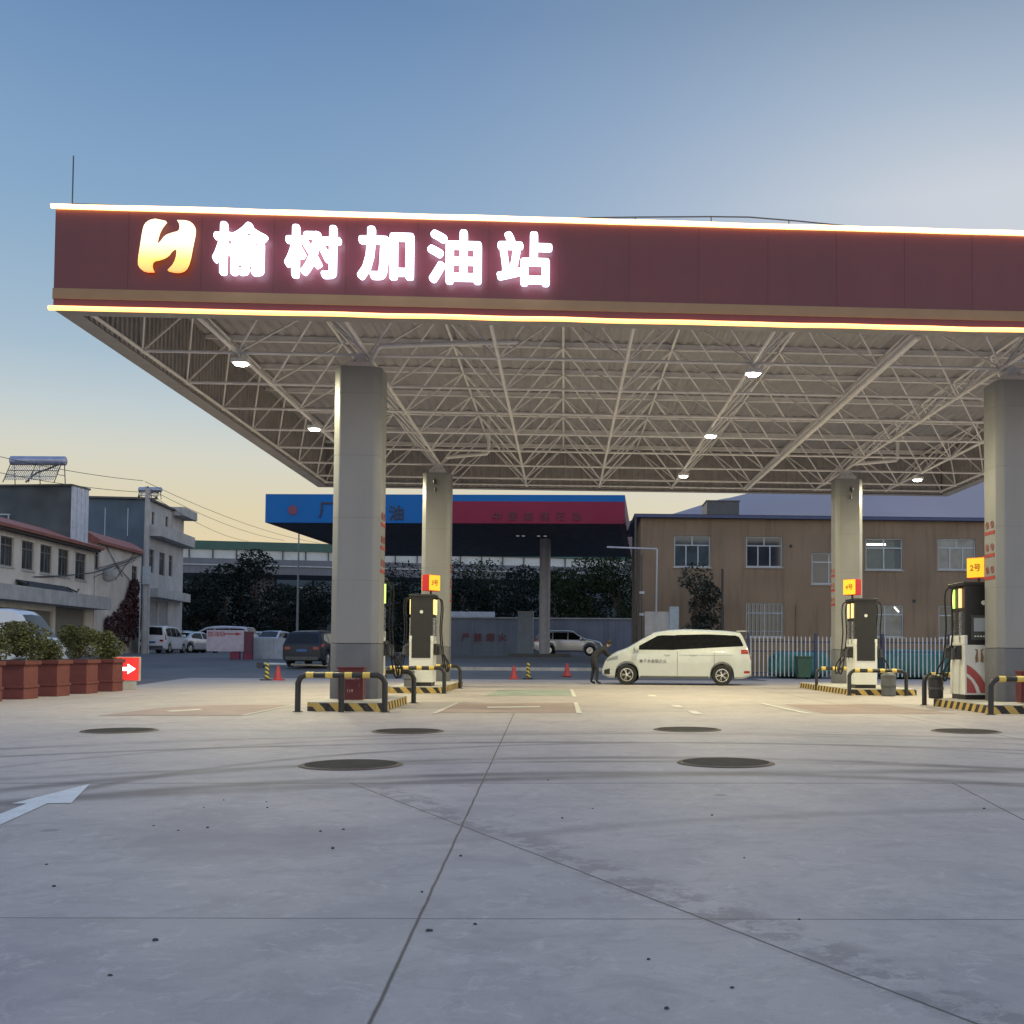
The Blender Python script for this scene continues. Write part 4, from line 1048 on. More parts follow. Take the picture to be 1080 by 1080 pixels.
# ------------------------------------------------------------------ facades
class Wall:
    """vertical wall plane through two ground points, openings given in survey pixels"""
    def __init__(s, A, B):
        s.A = Vector((A[0], A[1], 0)); d = Vector((B[0] - A[0], B[1] - A[1], 0)); s.L = d.length; s.d = d.normalized(); s.n = Vector((s.d.y, -s.d.x, 0))
    def uz(s, px, py):
        r = ray(px, py); q = (s.A - ORG).dot(s.n) / r.dot(s.n); p = ORG + r * q; return (p - s.A).dot(s.d), p.z
    def p(s, u, z, o=0.0): return s.A + s.d * u + s.n * o + Vector((0, 0, z))
    def rect(s, x0, y0, x1, y1):
        u0, za = s.uz(x0, (y0 + y1) / 2); u1, zb = s.uz(x1, (y0 + y1) / 2); um, zt = s.uz((x0 + x1) / 2, y0); um, zl = s.uz((x0 + x1) / 2, y1)
        return (min(u0, u1), zl, max(u0, u1), zt)
    def slab(s, mb, u0, z0, u1, z1, o0, o1):
        vs = [s.p(u, z, o) for o in (o0, o1) for u, z in ((u0, z0), (u1, z0), (u1, z1), (u0, z1))]
        return mb.add(vs, [(0, 1, 2, 3), (7, 6, 5, 4), (0, 4, 5, 1), (1, 5, 6, 2), (2, 6, 7, 3), (3, 7, 4, 0)])
    def wall(s, mb, z0, z1, holes, rev=.18):
        us = sorted({0, s.L} | {v for h in holes for v in (h[0], h[2]) if 0 < v < s.L}); zs = sorted({z0, z1} | {v for h in holes for v in (h[1], h[3]) if z0 < v < z1})
        for a, b_ in zip(us, us[1:]):
            for c, d in zip(zs, zs[1:]):
                mu, mz = (a + b_) / 2, (c + d) / 2
                if any(h[0] < mu < h[2] and h[1] < mz < h[3] for h in holes): continue
                mb.add([s.p(a, c), s.p(b_, c), s.p(b_, d), s.p(a, d)], [(0, 1, 2, 3)])
        for h in holes:
            for (a, b_, c, d) in (((h[0], h[1]), (h[2], h[1]), 0, 0), ((h[2], h[1]), (h[2], h[3]), 0, 0), ((h[2], h[3]), (h[0], h[3]), 0, 0), ((h[0], h[3]), (h[0], h[1]), 0, 0)):
                mb.add([s.p(*a), s.p(*b_), s.p(*b_, -rev), s.p(*a, -rev)], [(0, 1, 2, 3)])
    def window(s, an, parent, h, fm, gm, nv=2, trans=.3, rev=.14, name='window', split=True):
        f = LM(an); w_ = .06
        u0, z0, u1, z1 = h
        s.slab(f, u0, z0, u0 + w_, z1, -rev, -rev + .06); s.slab(f, u1 - w_, z0, u1, z1, -rev, -rev + .06)
        s.slab(f, u0 + w_, z0, u1 - w_, z0 + w_, -rev, -rev + .06); s.slab(f, u0 + w_, z1 - w_, u1 - w_, z1, -rev, -rev + .06)
        zt = z1 - (z1 - z0) * trans
        if split:
            s.slab(f, u0 + w_, zt - .03, u1 - w_, zt + .03, -rev, -rev + .055)
            um = (u0 + u1) / 2; s.slab(f, um - .03, zt + .03, um + .03, z1 - w_, -rev, -rev + .05)
        for i in range(1, nv):
            uu = u0 + (u1 - u0) * i / nv; s.slab(f, uu - .03, z0 + w_, uu + .03, (zt - .03) if split else z1 - w_, -rev, -rev + .05)
        fo = f.build(name, fm, parent)
        q = LM(an); s.slab(q, u0 + .01, z0 + .01, u1 - .01, z1 - .01, -rev - .03, -rev + .015); q.build('pane', gm, fo)
        return fo
def shell(W, an, depth, z0, z1, holes, m, parent, roofm=None, name='wall'):
    mb = LM(an); W.wall(mb, z0, z1, holes)
    a, b_ = W.p(0, 0), W.p(W.L, 0); c, d = W.p(W.L, 0, -depth), W.p(0, 0, -depth)
    for p_, q_ in ((b_, c), (c, d), (d, a)):
        mb.add([p_ + Vector((0, 0, z0)), q_ + Vector((0, 0, z0)), q_ + Vector((0, 0, z1)), p_ + Vector((0, 0, z1))], [(0, 1, 2, 3)])
    o = mb.build(name, m, parent)
    r = LM(an); r.add([v + Vector((0, 0, z1 - .01)) for v in (a, b_, c, d)], [(0, 1, 2, 3)]); r.build('roof', roofm or CONC, parent)
    return o

# --- brown two storey building on the right
A = at(675, 690, 55.5); B = at(1035, 692, 56.2); dirv = (B - A).normalized(); B2 = A + dirv * 34
W = Wall(A, B2); an = (A.x, A.y, 0)
bb = thing('brown_building', 'brown two storey building with blue roof edge behind picket fence', 'building', an)
ztop = W.uz(850, 543)[1] - .25
WR = [W.rect(*r) for r in ((711, 565, 749, 598), (787, 566, 825, 598), (856, 583, 893, 616), (913, 568, 952, 601), (989, 568, 1029, 601), (1066, 569, 1104, 602), (787, 636, 826, 672), (914, 638, 953, 672), (990, 639, 1030, 673), (1066, 640, 1104, 673))]
shell(W, an, 9, -.1, ztop, WR, BROWN, bb)
PANES = [WINGLASS, mat('window_glass_curtain', (.12, .145, .15), .12, spec=.8, var=.5, scale=1.4), mat('window_glass_dark', (.025, .035, .05), .07, spec=.9, var=.5, scale=.7)]
FRM = mat('window_frame_pale', (.42, .46, .50), .5)
ROOMG = NB('clear_pane'); ROOMG.b.inputs['Base Color'].default_value = (.55, .6, .58, 1); ROOMG.b.inputs['Transmission Weight'].default_value = .8; ROOMG.b.inputs['Roughness'].default_value = .05; ROOMG.b.inputs['IOR'].default_value = 1.05
for i, h in enumerate(WR):
    wo = W.window(an, bb, h, FRM, ROOMG.m if i == 3 else PANES[(0, 2, 2, 0, 1, 0, 2, 1, 2, 0)[i]], 3 if i in (0, 1, 4, 5) else 2)
    sl_ = LM(an); W.slab(sl_, h[0] - .06, h[1] - .07, h[2] + .06, h[1] - .005, -.1, .06); sl_.build('sill', CONC, wo)
    if i == 6:
        gr = LM(an)
        for j in range(9):
            u = h[0] + (h[2] - h[0]) * (j + .5) / 9; gr.tube([W.p(u, h[1], .02), W.p(u, h[3], .02)], .012, 5)
        for z in (h[1] + .3, h[3] - .5): gr.tube([W.p(h[0], z, .02), W.p(h[2], z, .02)], .012, 5)
        gr.build('security_bars', FRM, wo)
h = WR[3]
rm = LM(an)
W.slab(rm, h[0] - .6, h[1] - .8, h[2] + .6, h[3] + .5, -3.6, -3.5)
W.slab(rm, h[0] - .6, h[3] + .5, h[2] + .6, h[3] + .6, -3.5, -.22); rm.build('room_interior', mat('room_wall', (.55, .53, .46), .8), bb)
tb = LM(an); tb.tube([W.p(h[0] + .2, h[3] - .26, -.5), W.p(h[2] - .75, h[3] - .26, -.5)], .05, 8); tb.build('fluorescent_tube', glow('tube_light', (1, .93, .74), 22), bb)
h = WR[7]; tb = LM(an); tb.tube([W.p(h[2] - .45, h[3] - .1, -.105), W.p(h[2] - .22, h[3] - .35, -.105)], .035, 8); tb.build('lamp_tube', glow('tube_light2', (1, .95, .85), 3), bb)
BLUE = mat('roof_edge_blue', (.05, .07, .16), .5); SNOW = mat('roof_sheet_pale', (.42, .45, .52), .5, var=.15)
r = LM(an); W.slab(r, -.35, ztop, W.L + .3, ztop + .16, -9.3, .35); r.build('roof_slab', BLUE, bb)
r = LM(an); vs = [W.p(-.35, ztop + .165, .38), W.p(W.L + .3, ztop + .165, .38), W.p(W.L, ztop + .62, -4.5), W.p(-.1, ztop + .62, -4.5), W.p(W.L + .3, ztop + .165, -9.3), W.p(-.35, ztop + .165, -9.3)]
r.add(vs, [(0, 1, 2, 3), (3, 2, 4, 5), (0, 3, 5), (1, 4, 2)]); r.build('roof_sheet', SNOW, bb)
u0 = W.uz(750, 535)[0]; u1 = W.uz(785, 535)[0]
r = LM(an); W.slab(r, u0, ztop + .2, u1, ztop + 1.15, -4, -1.8); W.slab(r, u0 - .05, ztop + 1.151, u1 + .05, ztop + 1.2, -4.05, -1.75); r.build('roof_box', DARK, bb)
r = LM(an); r.tube([W.p(-.28, ztop, .2), W.p(-.28, ztop - 1.2, .12), W.p(-.18, .1, .08)], .06, 8); r.build('downpipe', DARK, bb)
r = LM(an)
for px, py in ((834, 576), (964, 634)):
    u, z = W.uz(px, py); r.lathe([(.0, 0), (.09, .0), (.09, .05)], 10, W.p(u, z, .02), 'y')
r.build('vent_hole', BLACK, bb)
r = LM(an); u = W.uz(840, 640)[0]; r.tube([W.p(u, 3.6, .05), W.p(u, .1, .05)], .045, 6); r.build('downpipe', BROWN, bb)
# --- low grey wall and white pipe frame left of it
t = thing('grey_wall', 'low grey wall ending in a pale pillar behind the people carrier', 'wall', (0, 0, 0))
A = at(680, 690, 53); B = at(706, 690, 53); A.z = B.z = 0; t.location = (A.x, A.y, 0); an = t.location.copy(); W2 = Wall(A, B)
m = LM(an); W2.slab(m, 0, 0, W2.L, 3.1, -.3, 0); m.build('wall', CONC, t)
m = LM(an); W2.slab(m, W2.L + .001, 0, W2.L + .45, 3.35, -.4, .06); m.build('pillar', mat('pale_blue_plaster', (.34, .40, .46), .8), t)
pf = at(677, 690, 54.5); t = thing('pipe_frame', 'thin white pipe frame standing beside the brown building', 'pipe', (pf.x, pf.y, 0)); an = t.location.copy()
q1, q2, q3 = at(640, 577, 54.5), at(693, 579, 54.5), at(692, 660, 54.5)
m = LM(an); m.tube([q1, q2], .045, 8); m.tube([q2, q3, (q3.x, q3.y, 0)], .045, 8); m.build('pipe', mat('pipe_pale', (.45, .46, .5), .5), t)
m = LM(an); q4 = at(677, 585, 54.5); m.tube([q4, (q4.x, q4.y, .0)], .04, 6); m.build('post', DARK, t)
for zz in (625, 648): 
    q = at(677, zz, 54.4); m = LM(an); m.box(q, (.25, .12, .12)); m.build('lamp', FRM, t)
pp = at(762, 600, 52.5); t = thing('iron_post', 'thin dark post standing between tree and barred window', 'post', (pp.x, pp.y, 0))
MB().tube([(0, 0, 0), (0, 0, 3.4)], .085, 8).build('lower_post', BLACK, t); MB().tube([(0, 0, 3.4), (0, 0, pp.z)], .05, 8).build('upper_post', BLACK, t)
# --- picket fence
FW = mat('picket_white', (.50, .52, .56), .5); FB = mat('fence_blue', (.03, .045, .12), .5)
FY = 47.4; fx0, fx1 = gy(789, 700, FY).x, 26.0; nb = 6
for i in range(nb):
    xa = fx0 + (fx1 - fx0) * i / nb; xb = fx0 + (fx1 - fx0) * (i + 1) / nb
    t = thing('picket_fence_bay', 'white picket fence bay with blue rails, ' + ['behind the people carrier tail', 'left of the right rear column', 'right of the right rear pump', 'left of the right front pump', 'behind the right front column', 'farthest right'][i], 'fence', (xa, FY, 0), 0, 'bays of the picket fence')
    m = MB(); L_ = xb - xa; k_ = int(L_ / .19)
    for j in range(k_):
        x = .12 + (L_ - .2) * j / k_
        m.prism([(x - .022, .1), (x + .022, .1), (x + .022, 1.80), (x, 1.88), (x - .022, 1.80)], -.02, .02, 'y')
    m.build('pickets', FW, t)
    for z in (.25, 1.2, 1.62): 
        m = MB(); m.b2((.05, .022, z - .03), (L_ - .05, .06, z + .03)); m.build('rail', FB, t)
    m = MB(); m.b2((-.05, -.05, 0), (.05, .05, 1.95)); m.box((0, 0, 1.97), (.13, .13, .04)); m.build('post', FB, t)
# --- tarpaulin heaps and green bin behind fence
def heap(label, px0, px1, top_, D, m, seed):
    a, b_ = at(px0, 690, D), at(px1, 690, D); z = at(px0, top_, D).z; wd = b_.x - a.x
    bm = bmesh.new(); bmesh.ops.create_icosphere(bm, subdivisions=4, radius=1)
    for v in bm.verts:
        v.co = Vector([math.copysign(abs(q) ** .45, q) for q in v.co])
        v.co *= 1 + .10 * noise.noise(v.co * 1.7 + Vector((seed, 0, 0))) + .05 * noise.noise(v.co * 5)
        v.co = Vector((v.co.x * wd / 2, v.co.y * 1.0, max(-.02, v.co.z * .5 + .5) * z))
    me = bpy.data.meshes.new('covered_heap'); bm.to_mesh(me); bm.free(); me.materials.append(m)
    me.polygons.foreach_set('use_smooth', [True] * len(me.polygons))
    o = bpy.data.objects.new('covered_heap', me); COL.objects.link(o); o.location = ((a.x + b_.x) / 2, a.y, 0); tag(o, label, 'covered heap')
TEAL = mat('teal_tarp', (.04, .19, .185), .6, var=.3, scale=1.2, bump=.5)
heap('teal sheeted heap behind the fence left of the right rear column', 812, 874, 687, 50, TEAL, 2.0)
heap('long teal sheeted heap behind the fence right of the rear pump', 925, 1000, 685, 50, TEAL, 9.0)
gp = gy(845, 690, 47.0); t = thing('wheeled_bin', 'dark green wheeled bin standing before the picket fence', 'bin', (gp.x, 46.6, 0))
MB().prism([(-.26, .08), (.26, .08), (.31, .92), (-.31, .92)], -.28, .28, 'y').build('body', mat('bin_green', (.02, .075, .05), .5), t, bevel=.02)
MB().box((0, 0, .96), (.68, .66, .07)).build('lid', MATS['bin_green'], t, bevel=.02)
for s in (-1, 1): MB().lathe([(.08, -.03), (.08, .03)], 12, (s * .24, .25, .08), 'x').build('wheel', RUBBER, t)
# trees by the brown building
tp = at(733, 690, 53.4); tree('small dark tree growing before the brown building', (tp.x, tp.y, 0), 5.4, 1.5, leafm('dark_leaves', (.02, .028, .02)), 2600, .09, 5, .35, nclump=8)

# ------------------------------------------------------------------ far station canopy (blue and red)
FBL = mat('far_blue', (.006, .13, .42), .6, spec=.25, var=.1, scale=.4); FRD = mat('far_red', (.23, .02, .055), .6, spec=.25, var=.1, scale=.4); UNDER = mat('far_soffit', (.038, .042, .06), .6, var=.2, scale=.5)
A, B = at(277, 690, 58.3), at(658, 690, 57.8); W = Wall(A, B); an = Vector((A.x, A.y, 0))
fc = thing('far_station_canopy', 'unlit blue and red fuel canopy of the station behind', 'canopy', an)
zt, zb = W.uz(277, 521)[1], W.uz(277, 551)[1]; dep = 20.5
us = W.uz(475, 540)[0] - 1.15
m = LM(an); W.slab(m, 0, zb, us, zt, -.35, 0); m.build('blue_fascia', FBL, fc)
m = LM(an); W.slab(m, us + .002, zb, W.L, zt - .36, -.35, 0); m.build('red_fascia', FRD, fc)
m = LM(an); W.slab(m, us + .002, zt - .358, W.L, zt, -.35, .01); m.build('blue_band', FBL, fc)
m = LM(an); W.slab(m, 0, zb, .3, zt, -dep, -.352); W.slab(m, W.L - .3, zb, W.L, zt, -dep, -.352); m.build('side_fascia', mat('far_side', (.10, .03, .05), .5), fc)
m = LM(an); W.slab(m, .302, zb + .02, W.L - .302, zb + .12, -dep, -.352); m.build('soffit', UNDER, fc)
m = LM(an); W.slab(m, 0, zb + .8, W.L, zb + .9, -dep - .2, -.36); m.build('roof', UNDER, fc)
cA = at(574, 690, 66)
for off in (0, -10.4):
    cx, cy = cA.x + off, cA.y
    m = LM(an); m.tube([(cx, cy, terr(cx, cy)), (cx, cy, zb + .1)], .33, 16); cl_ = m.build('column', mat('far_column', (.36, .36, .40), .6, streak=.3), fc, smooth=True)
    m = LM(an); m.b2((cx - 2.2, cy - .6, terr(cx, cy) - .1), (cx + 1.6, cy + .6, terr(cx, cy) + .16)); m.build('island_base', DARK, fc)
for px in (546, 552, 568, 575):
    m = LM(an); q = at(px, 567, 64.5); m.box((q.x, q.y, zb), (.18, .18, .05)); m.build('soffit_lamp', glow('far_lamp', (.9, .95, 1), .16, (.2, .2, .2)), fc)
DKL = mat('unlit_letters', (.03, .03, .055), .6)
DKR = mat('unlit_red_letters', (.13, .022, .04), .6)
ang = math.atan2(W.d.y, W.d.x)
def fsign(ch, px, py, size, m_): 
    u, z = W.uz(px, py); return text(ch, size, m_, 'letter', fc, W.p(u, z, .03) - an, (R(90), 0, ang), .02, .01)
fsign('厂', 345, 538, .95, DKL); fsign('油', 418, 541, .85, DKL)
for i, ch in enumerate('中国高速石油'): fsign(ch, 524 + i * 16.8, 544.5, .50, DKR)
u, z = W.uz(309, 538); m = LM(an); q = W.p(u, z, .03); m.lathe([(.05, -.02), (.26, -.02), (.26, .02), (.05, .02)], 18, q, 'y'); m.build('emblem', mat('dull_red', (.16, .04, .10), .5), fc)

# long grey boundary wall behind the far station
PAN = mat('wall_panel_grey', (.20, .225, .26), .7, var=.12, scale=.8, streak=.35)
def wallrun(label, px0, px1, pytop, D, m_, cat='wall', cap=True, name='boundary_wall'):
    A, B = at(px0, 690, D), at(px1, 690, D); z = at((px0 + px1) / 2, pytop, D).z; W_ = Wall(A, B); an = Vector((A.x, A.y, 0)); zb_ = terr(A.x, A.y) - .3
    t = thing(name, label, cat, an)
    m = LM(an); W_.slab(m, 0, zb_, W_.L, z, -.25, 0); m.build('wall', m_, t)
    m = LM(an)
    k_ = max(2, int(W_.L / 3))
    for i in range(k_ + 1): W_.slab(m, max(0, W_.L * i / k_ - .07), zb_, min(W_.L, W_.L * i / k_ + .07), z + .0, .001, .06)
    m.build('rib', m_, t)
    if cap: m = LM(an); W_.slab(m, -.05, z + .001, W_.L + .05, z + .1, -.3, .09); m.build('coping', CONC, t)
    return t, W_, an
t, Wb, an = wallrun('grey wall with red characters left of the far column', 440, 557, 652, 84, PAN)
dirw = math.atan2(Wb.d.y, Wb.d.x)
for i, ch in enumerate('严禁烟火'):
    u, z = Wb.uz(491 + i * 13.0, 672); text(ch, .66, mat('wall_red', (.22, .05, .07), .7), 'lettering', t, Wb.p(u, z, .08) - an, (R(90), 0, dirw), .01, .008)
t2, Wc, an2 = wallrun('grey wall behind the silver hatchback', 557, 680, 653, 85, mat('wall_bluegrey', (.19, .20, .24), .75, var=.2, scale=.6, streak=.4))
t3 = wallrun('short pale pillar wall beside the far column', 546, 562, 646, 80, mat('pale_blue_plaster', (.34, .40, .46), .8))
wallrun('white low shed wall above the grey wall left of far column', 470, 521, 645, 90, mat('shed_white', (.46, .48, .53), .6), name='shed_wall', cap=False)

# ------------------------------------------------------------------ signboard, panel fence, barrier
p = at(238, 690, 57); zg = terr(p.x, p.y)
t = thing('signboard', 'white signboard with red arrow on red legs by the road', 'sign', (p.x, p.y, zg), R(0))
def zat(py, px=238): return at(px, py, 57).z - zg
wv = 39 / 1150 * 57
MB().b2((-wv / 2, -.1, zat(687)), (wv / 2, .1, zat(664.5))).build('board', mat('board_pale', (.44, .38, .44), .6), t, bevel=.01)
MB().b2((wv / 2, -.14, zat(689)), (wv / 2 + .42, .14, zat(666))).build('end_box', mat('board_dark_red', (.10, .025, .045), .6), t)
for dx in (24, 17, 10): pass
for x in (wv / 2 - .45, wv / 2 + .2): MB().b2((x - .27, -.12, 0), (x + .22, .12, zat(687.5))).build('leg', mat('leg_red', (.16, .02, .05), .6), t)
text('加油站', .30, RED_INK, 'lettering', t, (-wv / 2 + .5, -.11, zat(668.5)), ext=.005)
MB().prism([(-.1, zat(669.2)), (.55, zat(669.2)), (.55, zat(670.4)), (.85, zat(668.6)), (.55, zat(666.8)), (.55, zat(668)), (-.1, zat(668))], -.112, -.104, 'y').build('arrow', RED_INK, t)
wallrun('pale blue grey panel fence between signboard and dark estate car', 266, 308, 673, 58, mat('pale_panel', (.30, .33, .38), .5, streak=.2), 'fence', False, 'panel_fence')
p0, p1 = at(276, 701, 50), at(348, 703, 50); zb0 = terr(p0.x, p0.y)
t = thing('barrier_arm', 'white barrier arm low across the road before the estate car', 'barrier', (p0.x, p0.y, zb0)); an = t.location.copy()
m = LM(an); m.tube([(p0.x, p0.y, p0.z + .05), (p1.x, p1.y, p1.z + .05)], .05, 8); m.build('arm', WHITE, t)
m = LM(an); m.b2((p0.x - .2, p0.y - .12, zb0), (p0.x + .1, p0.y + .12, p0.z + .1)); m.build('post', DARK, t)
m = LM(an); m.b2((p1.x - .1, p1.y - .1, terr(p1.x, p1.y) - .1), (p1.x + .1, p1.y + .1, p1.z + .1)); m.build('rest', DARK, t)
lp = at(313, 690, 72); t = thing('lamp_post', 'slim grey lamp post rising before the viaduct', 'lamp post', (lp.x, lp.y, terr(lp.x, lp.y)))
MB().tube([(0, 0, 0), (0, 0, 8.2)], .09, 8, taper=.5).build('pole', mat('post_grey', (.22, .25, .27), .6), t); MB().b2((-.05, -.5, 8.15), (.05, .1, 8.22)).build('arm', MATS['post_grey'], t)

# ------------------------------------------------------------------ street buildings on the left
def facade_b(name, label, px0, D0, px1, D1, depth, top_, m, wins, ext=0.0, zb0=-.2):
    A, B = at(px0, 690, D0), at(px1, 690, D1); d = (B - A).normalized(); A = A - d * ext
    W_ = Wall(A, B); an = Vector((A.x, A.y, 0)); t = thing(name, label, 'building', an)
    z = W_.uz(px1 if ext else (px0 + px1) / 2, top_)[1]
    H_ = [W_.rect(*r) for r in wins]
    shell(W_, an, depth, zb0, z, H_, m, t)
    return t, W_, an, z, H_
DKG = mat('shop_glass', (.035, .045, .055), .12, spec=.8, var=.5, scale=.8); FRD2 = mat('frame_brown', (.16, .14, .13), .6)
t, W, an, z1, H_ = facade_b('shop_building', 'cream two storey shop building with red eave at the left', 0, 50, 97, 61, 11, 579.5, CREAM,
    [(-40, 560, -18, 592), (0.5, 566, 14.5, 597), (23, 571, 36, 601), (42.5, 575, 55, 604.5), (61.5, 579.5, 73, 608), (79.5, 583.5, 91, 611.5), (-60, 640, 55, 700), (58, 641, 90, 700)], ext=10)
for i, h in enumerate(H_[:6]):
    wo = W.window(an, t, h, FRD2, DKG, 2, .28)
    q = LM(an); W.slab(q, h[0] - .05, h[1] - .09, h[2] + .05, h[1] - .005, -.1, .05); q.build('sill', CONC, wo)
for h in H_[6:]:
    q = LM(an)
    nn = 26
    for i in range(nn):
        za, zb_ = h[1] + (h[3] - h[1]) * i / nn, h[1] + (h[3] - h[1]) * (i + 1) / nn
        W.slab(q, h[0], za, h[2], zb_ - .015, -.16, -.12)
    W.slab(q, h[0], h[1], h[2], h[3], -.2, -.17); q.build('roller_shutter', SHUT, t)
q = LM(an); W.slab(q, 0, W.uz(60, 637.5)[1] - .5 + .42, W.L + .2, W.uz(60, 625)[1], .001, .9); q.build('awning_slab', CONC, t)
# red eave: sloped tiles back up to a ridge
q = LM(an)
vs = [W.p(-.2, z1, .45), W.p(W.L + .2, z1, .45), W.p(W.L + .2, z1 + .14, .5), W.p(-.2, z1 + .14, .5), W.p(W.L + .2, z1 + .75, -1.1), W.p(-.2, z1 + .75, -1.1), W.p(W.L + .2, z1, -1.1), W.p(-.2, z1, -1.1)]
q.add(vs, [(0, 1, 2, 3), (3, 2, 4, 5), (0, 3, 5, 7), (1, 6, 4, 2), (0, 7, 6, 1), (7, 5, 4, 6)]); q.build('eave', REDTILE, t)
q = LM(an); W.slab(q, 0, z1 - .12, W.L, z1 - .003, .001, .36); q.build('eave_board', mat('eave_dark', (.05, .035, .035), .7), t)
h = W.rect(16, 606, 68, 622); q = LM(an)
vs = [W.p(h[0], h[1] + .35, .02), W.p(h[2], h[1] + .35, .02), W.p(h[2] + .1, h[1] - .05, .6), W.p(h[0] - .1, h[1] - .05, .6), W.p(h[2] + .1, h[1] - .14, .6), W.p(h[0] - .1, h[1] - .14, .6)]
q.add(vs, [(0, 1, 2, 3), (3, 2, 4, 5), (0, 3, 5), (1, 4, 2)])
for s_ in (h[0], h[2]): q.tube([W.p(s_, h[1] + .3, .1), W.p(s_ + (.1 if s_ == h[2] else -.1), h[1] + .05, .62), W.p(s_ + (.16 if s_ == h[2] else -.16), h[1] + .22, .66)], .05, 6)
q.build('tiled_hood', mat('hood_tiles', (.035, .038, .045), .7, var=.3, scale=3), t)
# attic shed on its roof, with netting and a white side sheet
A, B = at(-30, 690, 58), at(71, 690, 57.5); Ws = Wall(A, B); an = Vector((A.x, A.y, 0))
za = W.uz(60, 560)[1] - .3; za = 7.2; zt_ = at(50, 511.5, 57.5).z
t = thing('roof_shed', 'dark netted roof shed with white side above the shop', 'shed', (A.x, A.y, za - .45)); an = t.location.copy()
m = LM(an); Ws.slab(m, 0, za - .45, Ws.L, zt_, -1.5, 0); m.build('netted_wall', NETTING, t)
m = LM(an); Ws.slab(m, -.1, zt_ + .002, Ws.L + .1, zt_ + .1, -1.6, .12); m.build('roof', DARK, t)
m = LM(an); Ws.slab(m, Ws.L + .002, za - .45, Ws.L + .06, zt_, -1.5, 0)
for i in range(4): Ws.slab(m, Ws.L + .061, za - .45, Ws.L + .09, zt_, -.38 * i - .22, -.38 * i - .05)
m.build('side_sheet', mat('white_sheet', (.50, .53, .60), .5, streak=.15), t)
m = LM(an); Ws.slab(m, -.05, za + .2, Ws.L * .42, za + .28, .4, .48)
for f in (.0, .13, .26, .4): Ws.slab(m, Ws.L * f, za - .4, Ws.L * f + .05, za + .95, .4, .45)
Ws.slab(m, -.05, za + .95, Ws.L * .42, za + 1.0, .39, .46); m.build('railing', FRM, t)
# solar water heaters
def heater(label, px0, px1, pyt, pyb, D, slope=-.9):
    a, b_ = at(px0, pyb, D), at(px1, pyb, D); zt = at(px0, pyt, D).z; zb = a.z; wd = (b_ - a).length; rad = min(.24, (zt - zb) * .22)
    t = thing('solar_water_heater', label, 'water heater', ((a.x + b_.x) / 2, a.y, zb), math.atan2(b_.y - a.y, b_.x - a.x), 'solar water heaters on the roofs')
    H = zt - zb
    m = MB(); m.lathe([(rad * .6, -wd / 2 - .02), (rad, -wd / 2 + .03), (rad, wd / 2 - .03), (rad * .6, wd / 2 + .02)], 18, (0, 0, H - rad), 'x'); m.build('tank', mat('tank_steel', (.34, .37, .50), .35, .5), t, smooth=True)
    m = MB(); k_ = int(wd / .11)
    for i in range(k_):
        x = -wd / 2 + .2 + (wd - .4) * i / (k_ - 1); m.tube([(x, -.05, H - rad * 1.7), (x, slope, .12)], .024, 6)
    m.build('vacuum_tubes', mat('tube_glass', (.42, .42, .40), .2), t, smooth=True)
    m = MB()
    for x in (-wd / 2 + .12, 0, wd / 2 - .12):
        m.tube([(x, .1, H - rad), (x, .25, 0)], .025, 5); m.tube([(x, -.1, H - rad), (x, slope, 0)], .025, 5); m.tube([(x, .2, H * .35), (x, slope * .7, H * .3)], .018, 5)
    for f in (.25, .5, .75): m.tube([(-wd / 2 + .12, slope * (1 - f), H * f * .9), (wd / 2 - .12, slope * (1 - f), H * f * .9)], .02, 5)
    m.build('stand', mat('stand_rust', (.09, .07, .065), .7), t)
    m = MB(); m.tube([(wd * .38, -.1, H - rad * 1.9), (wd * .26, -.4, H * .52), (wd * .08, -.6, H * .35), (-.05 * wd, slope, 0)], .045, 7); m.build('water_pipe', DARK, t, smooth=True)
heater('large solar heater on the netted roof shed', 10, 68, 480.5, 511, 57.3)
heater('small solar heater on the grey corner building', 146, 170, 513.5, 526, 73, -.4)
# plain cream gable building with red eave
t, W, an, z2, H_ = facade_b('gable_building', 'plain cream building with red eave and bare wall wires', 98, 61.3, 147, 69, 8, 578.5, CREAM, [(100, 579, 105, 601), (139, 597, 145, 617)])
for h in H_: W.window(an, t, h, FRD2, DKG, 1, .3)
q = LM(an)
vs = [W.p(-.1, z2, .3), W.p(W.L + .1, z2, .3), W.p(W.L + .1, z2 + .16, .34), W.p(-.1, z2 + .16, .34), W.p(W.L + .1, z2 + .75, -.6), W.p(-.1, z2 + .75, -.6), W.p(W.L + .1, z2, -.6), W.p(-.1, z2, -.6)]
q.add(vs, [(0, 1, 2, 3), (3, 2, 4, 5), (0, 3, 5, 7), (1, 6, 4, 2), (0, 7, 6, 1), (7, 5, 4, 6)]); q.build('eave', REDTILE, t)
q = LM(an)
for a, b_ in (((108, 570), (128, 608)), ((97, 604), (142, 587)), ((97, 609), (143, 590)), ((120, 612), (140, 585)), ((122, 596), (136, 612)), ((100, 600), (128, 592))):
    q.tube([W.p(*W.uz(*a), .06), W.p(*W.uz(*b_), .06)], .022, 5)
q.build('wall_cable', DARK, t)
q = LM(an); u, z = W.uz(108, 606); q.lathe([(.02, 0), (.3, .06), (.42, .16)], 14, W.p(u, z, .3), 'y'); q.tube([W.p(u, z, .05), W.p(u, z, .35)], .03, 5); q.build('satellite_dish', mat('dish', (.36, .36, .36), .5), t)
rnd = random.Random(3); cl = []
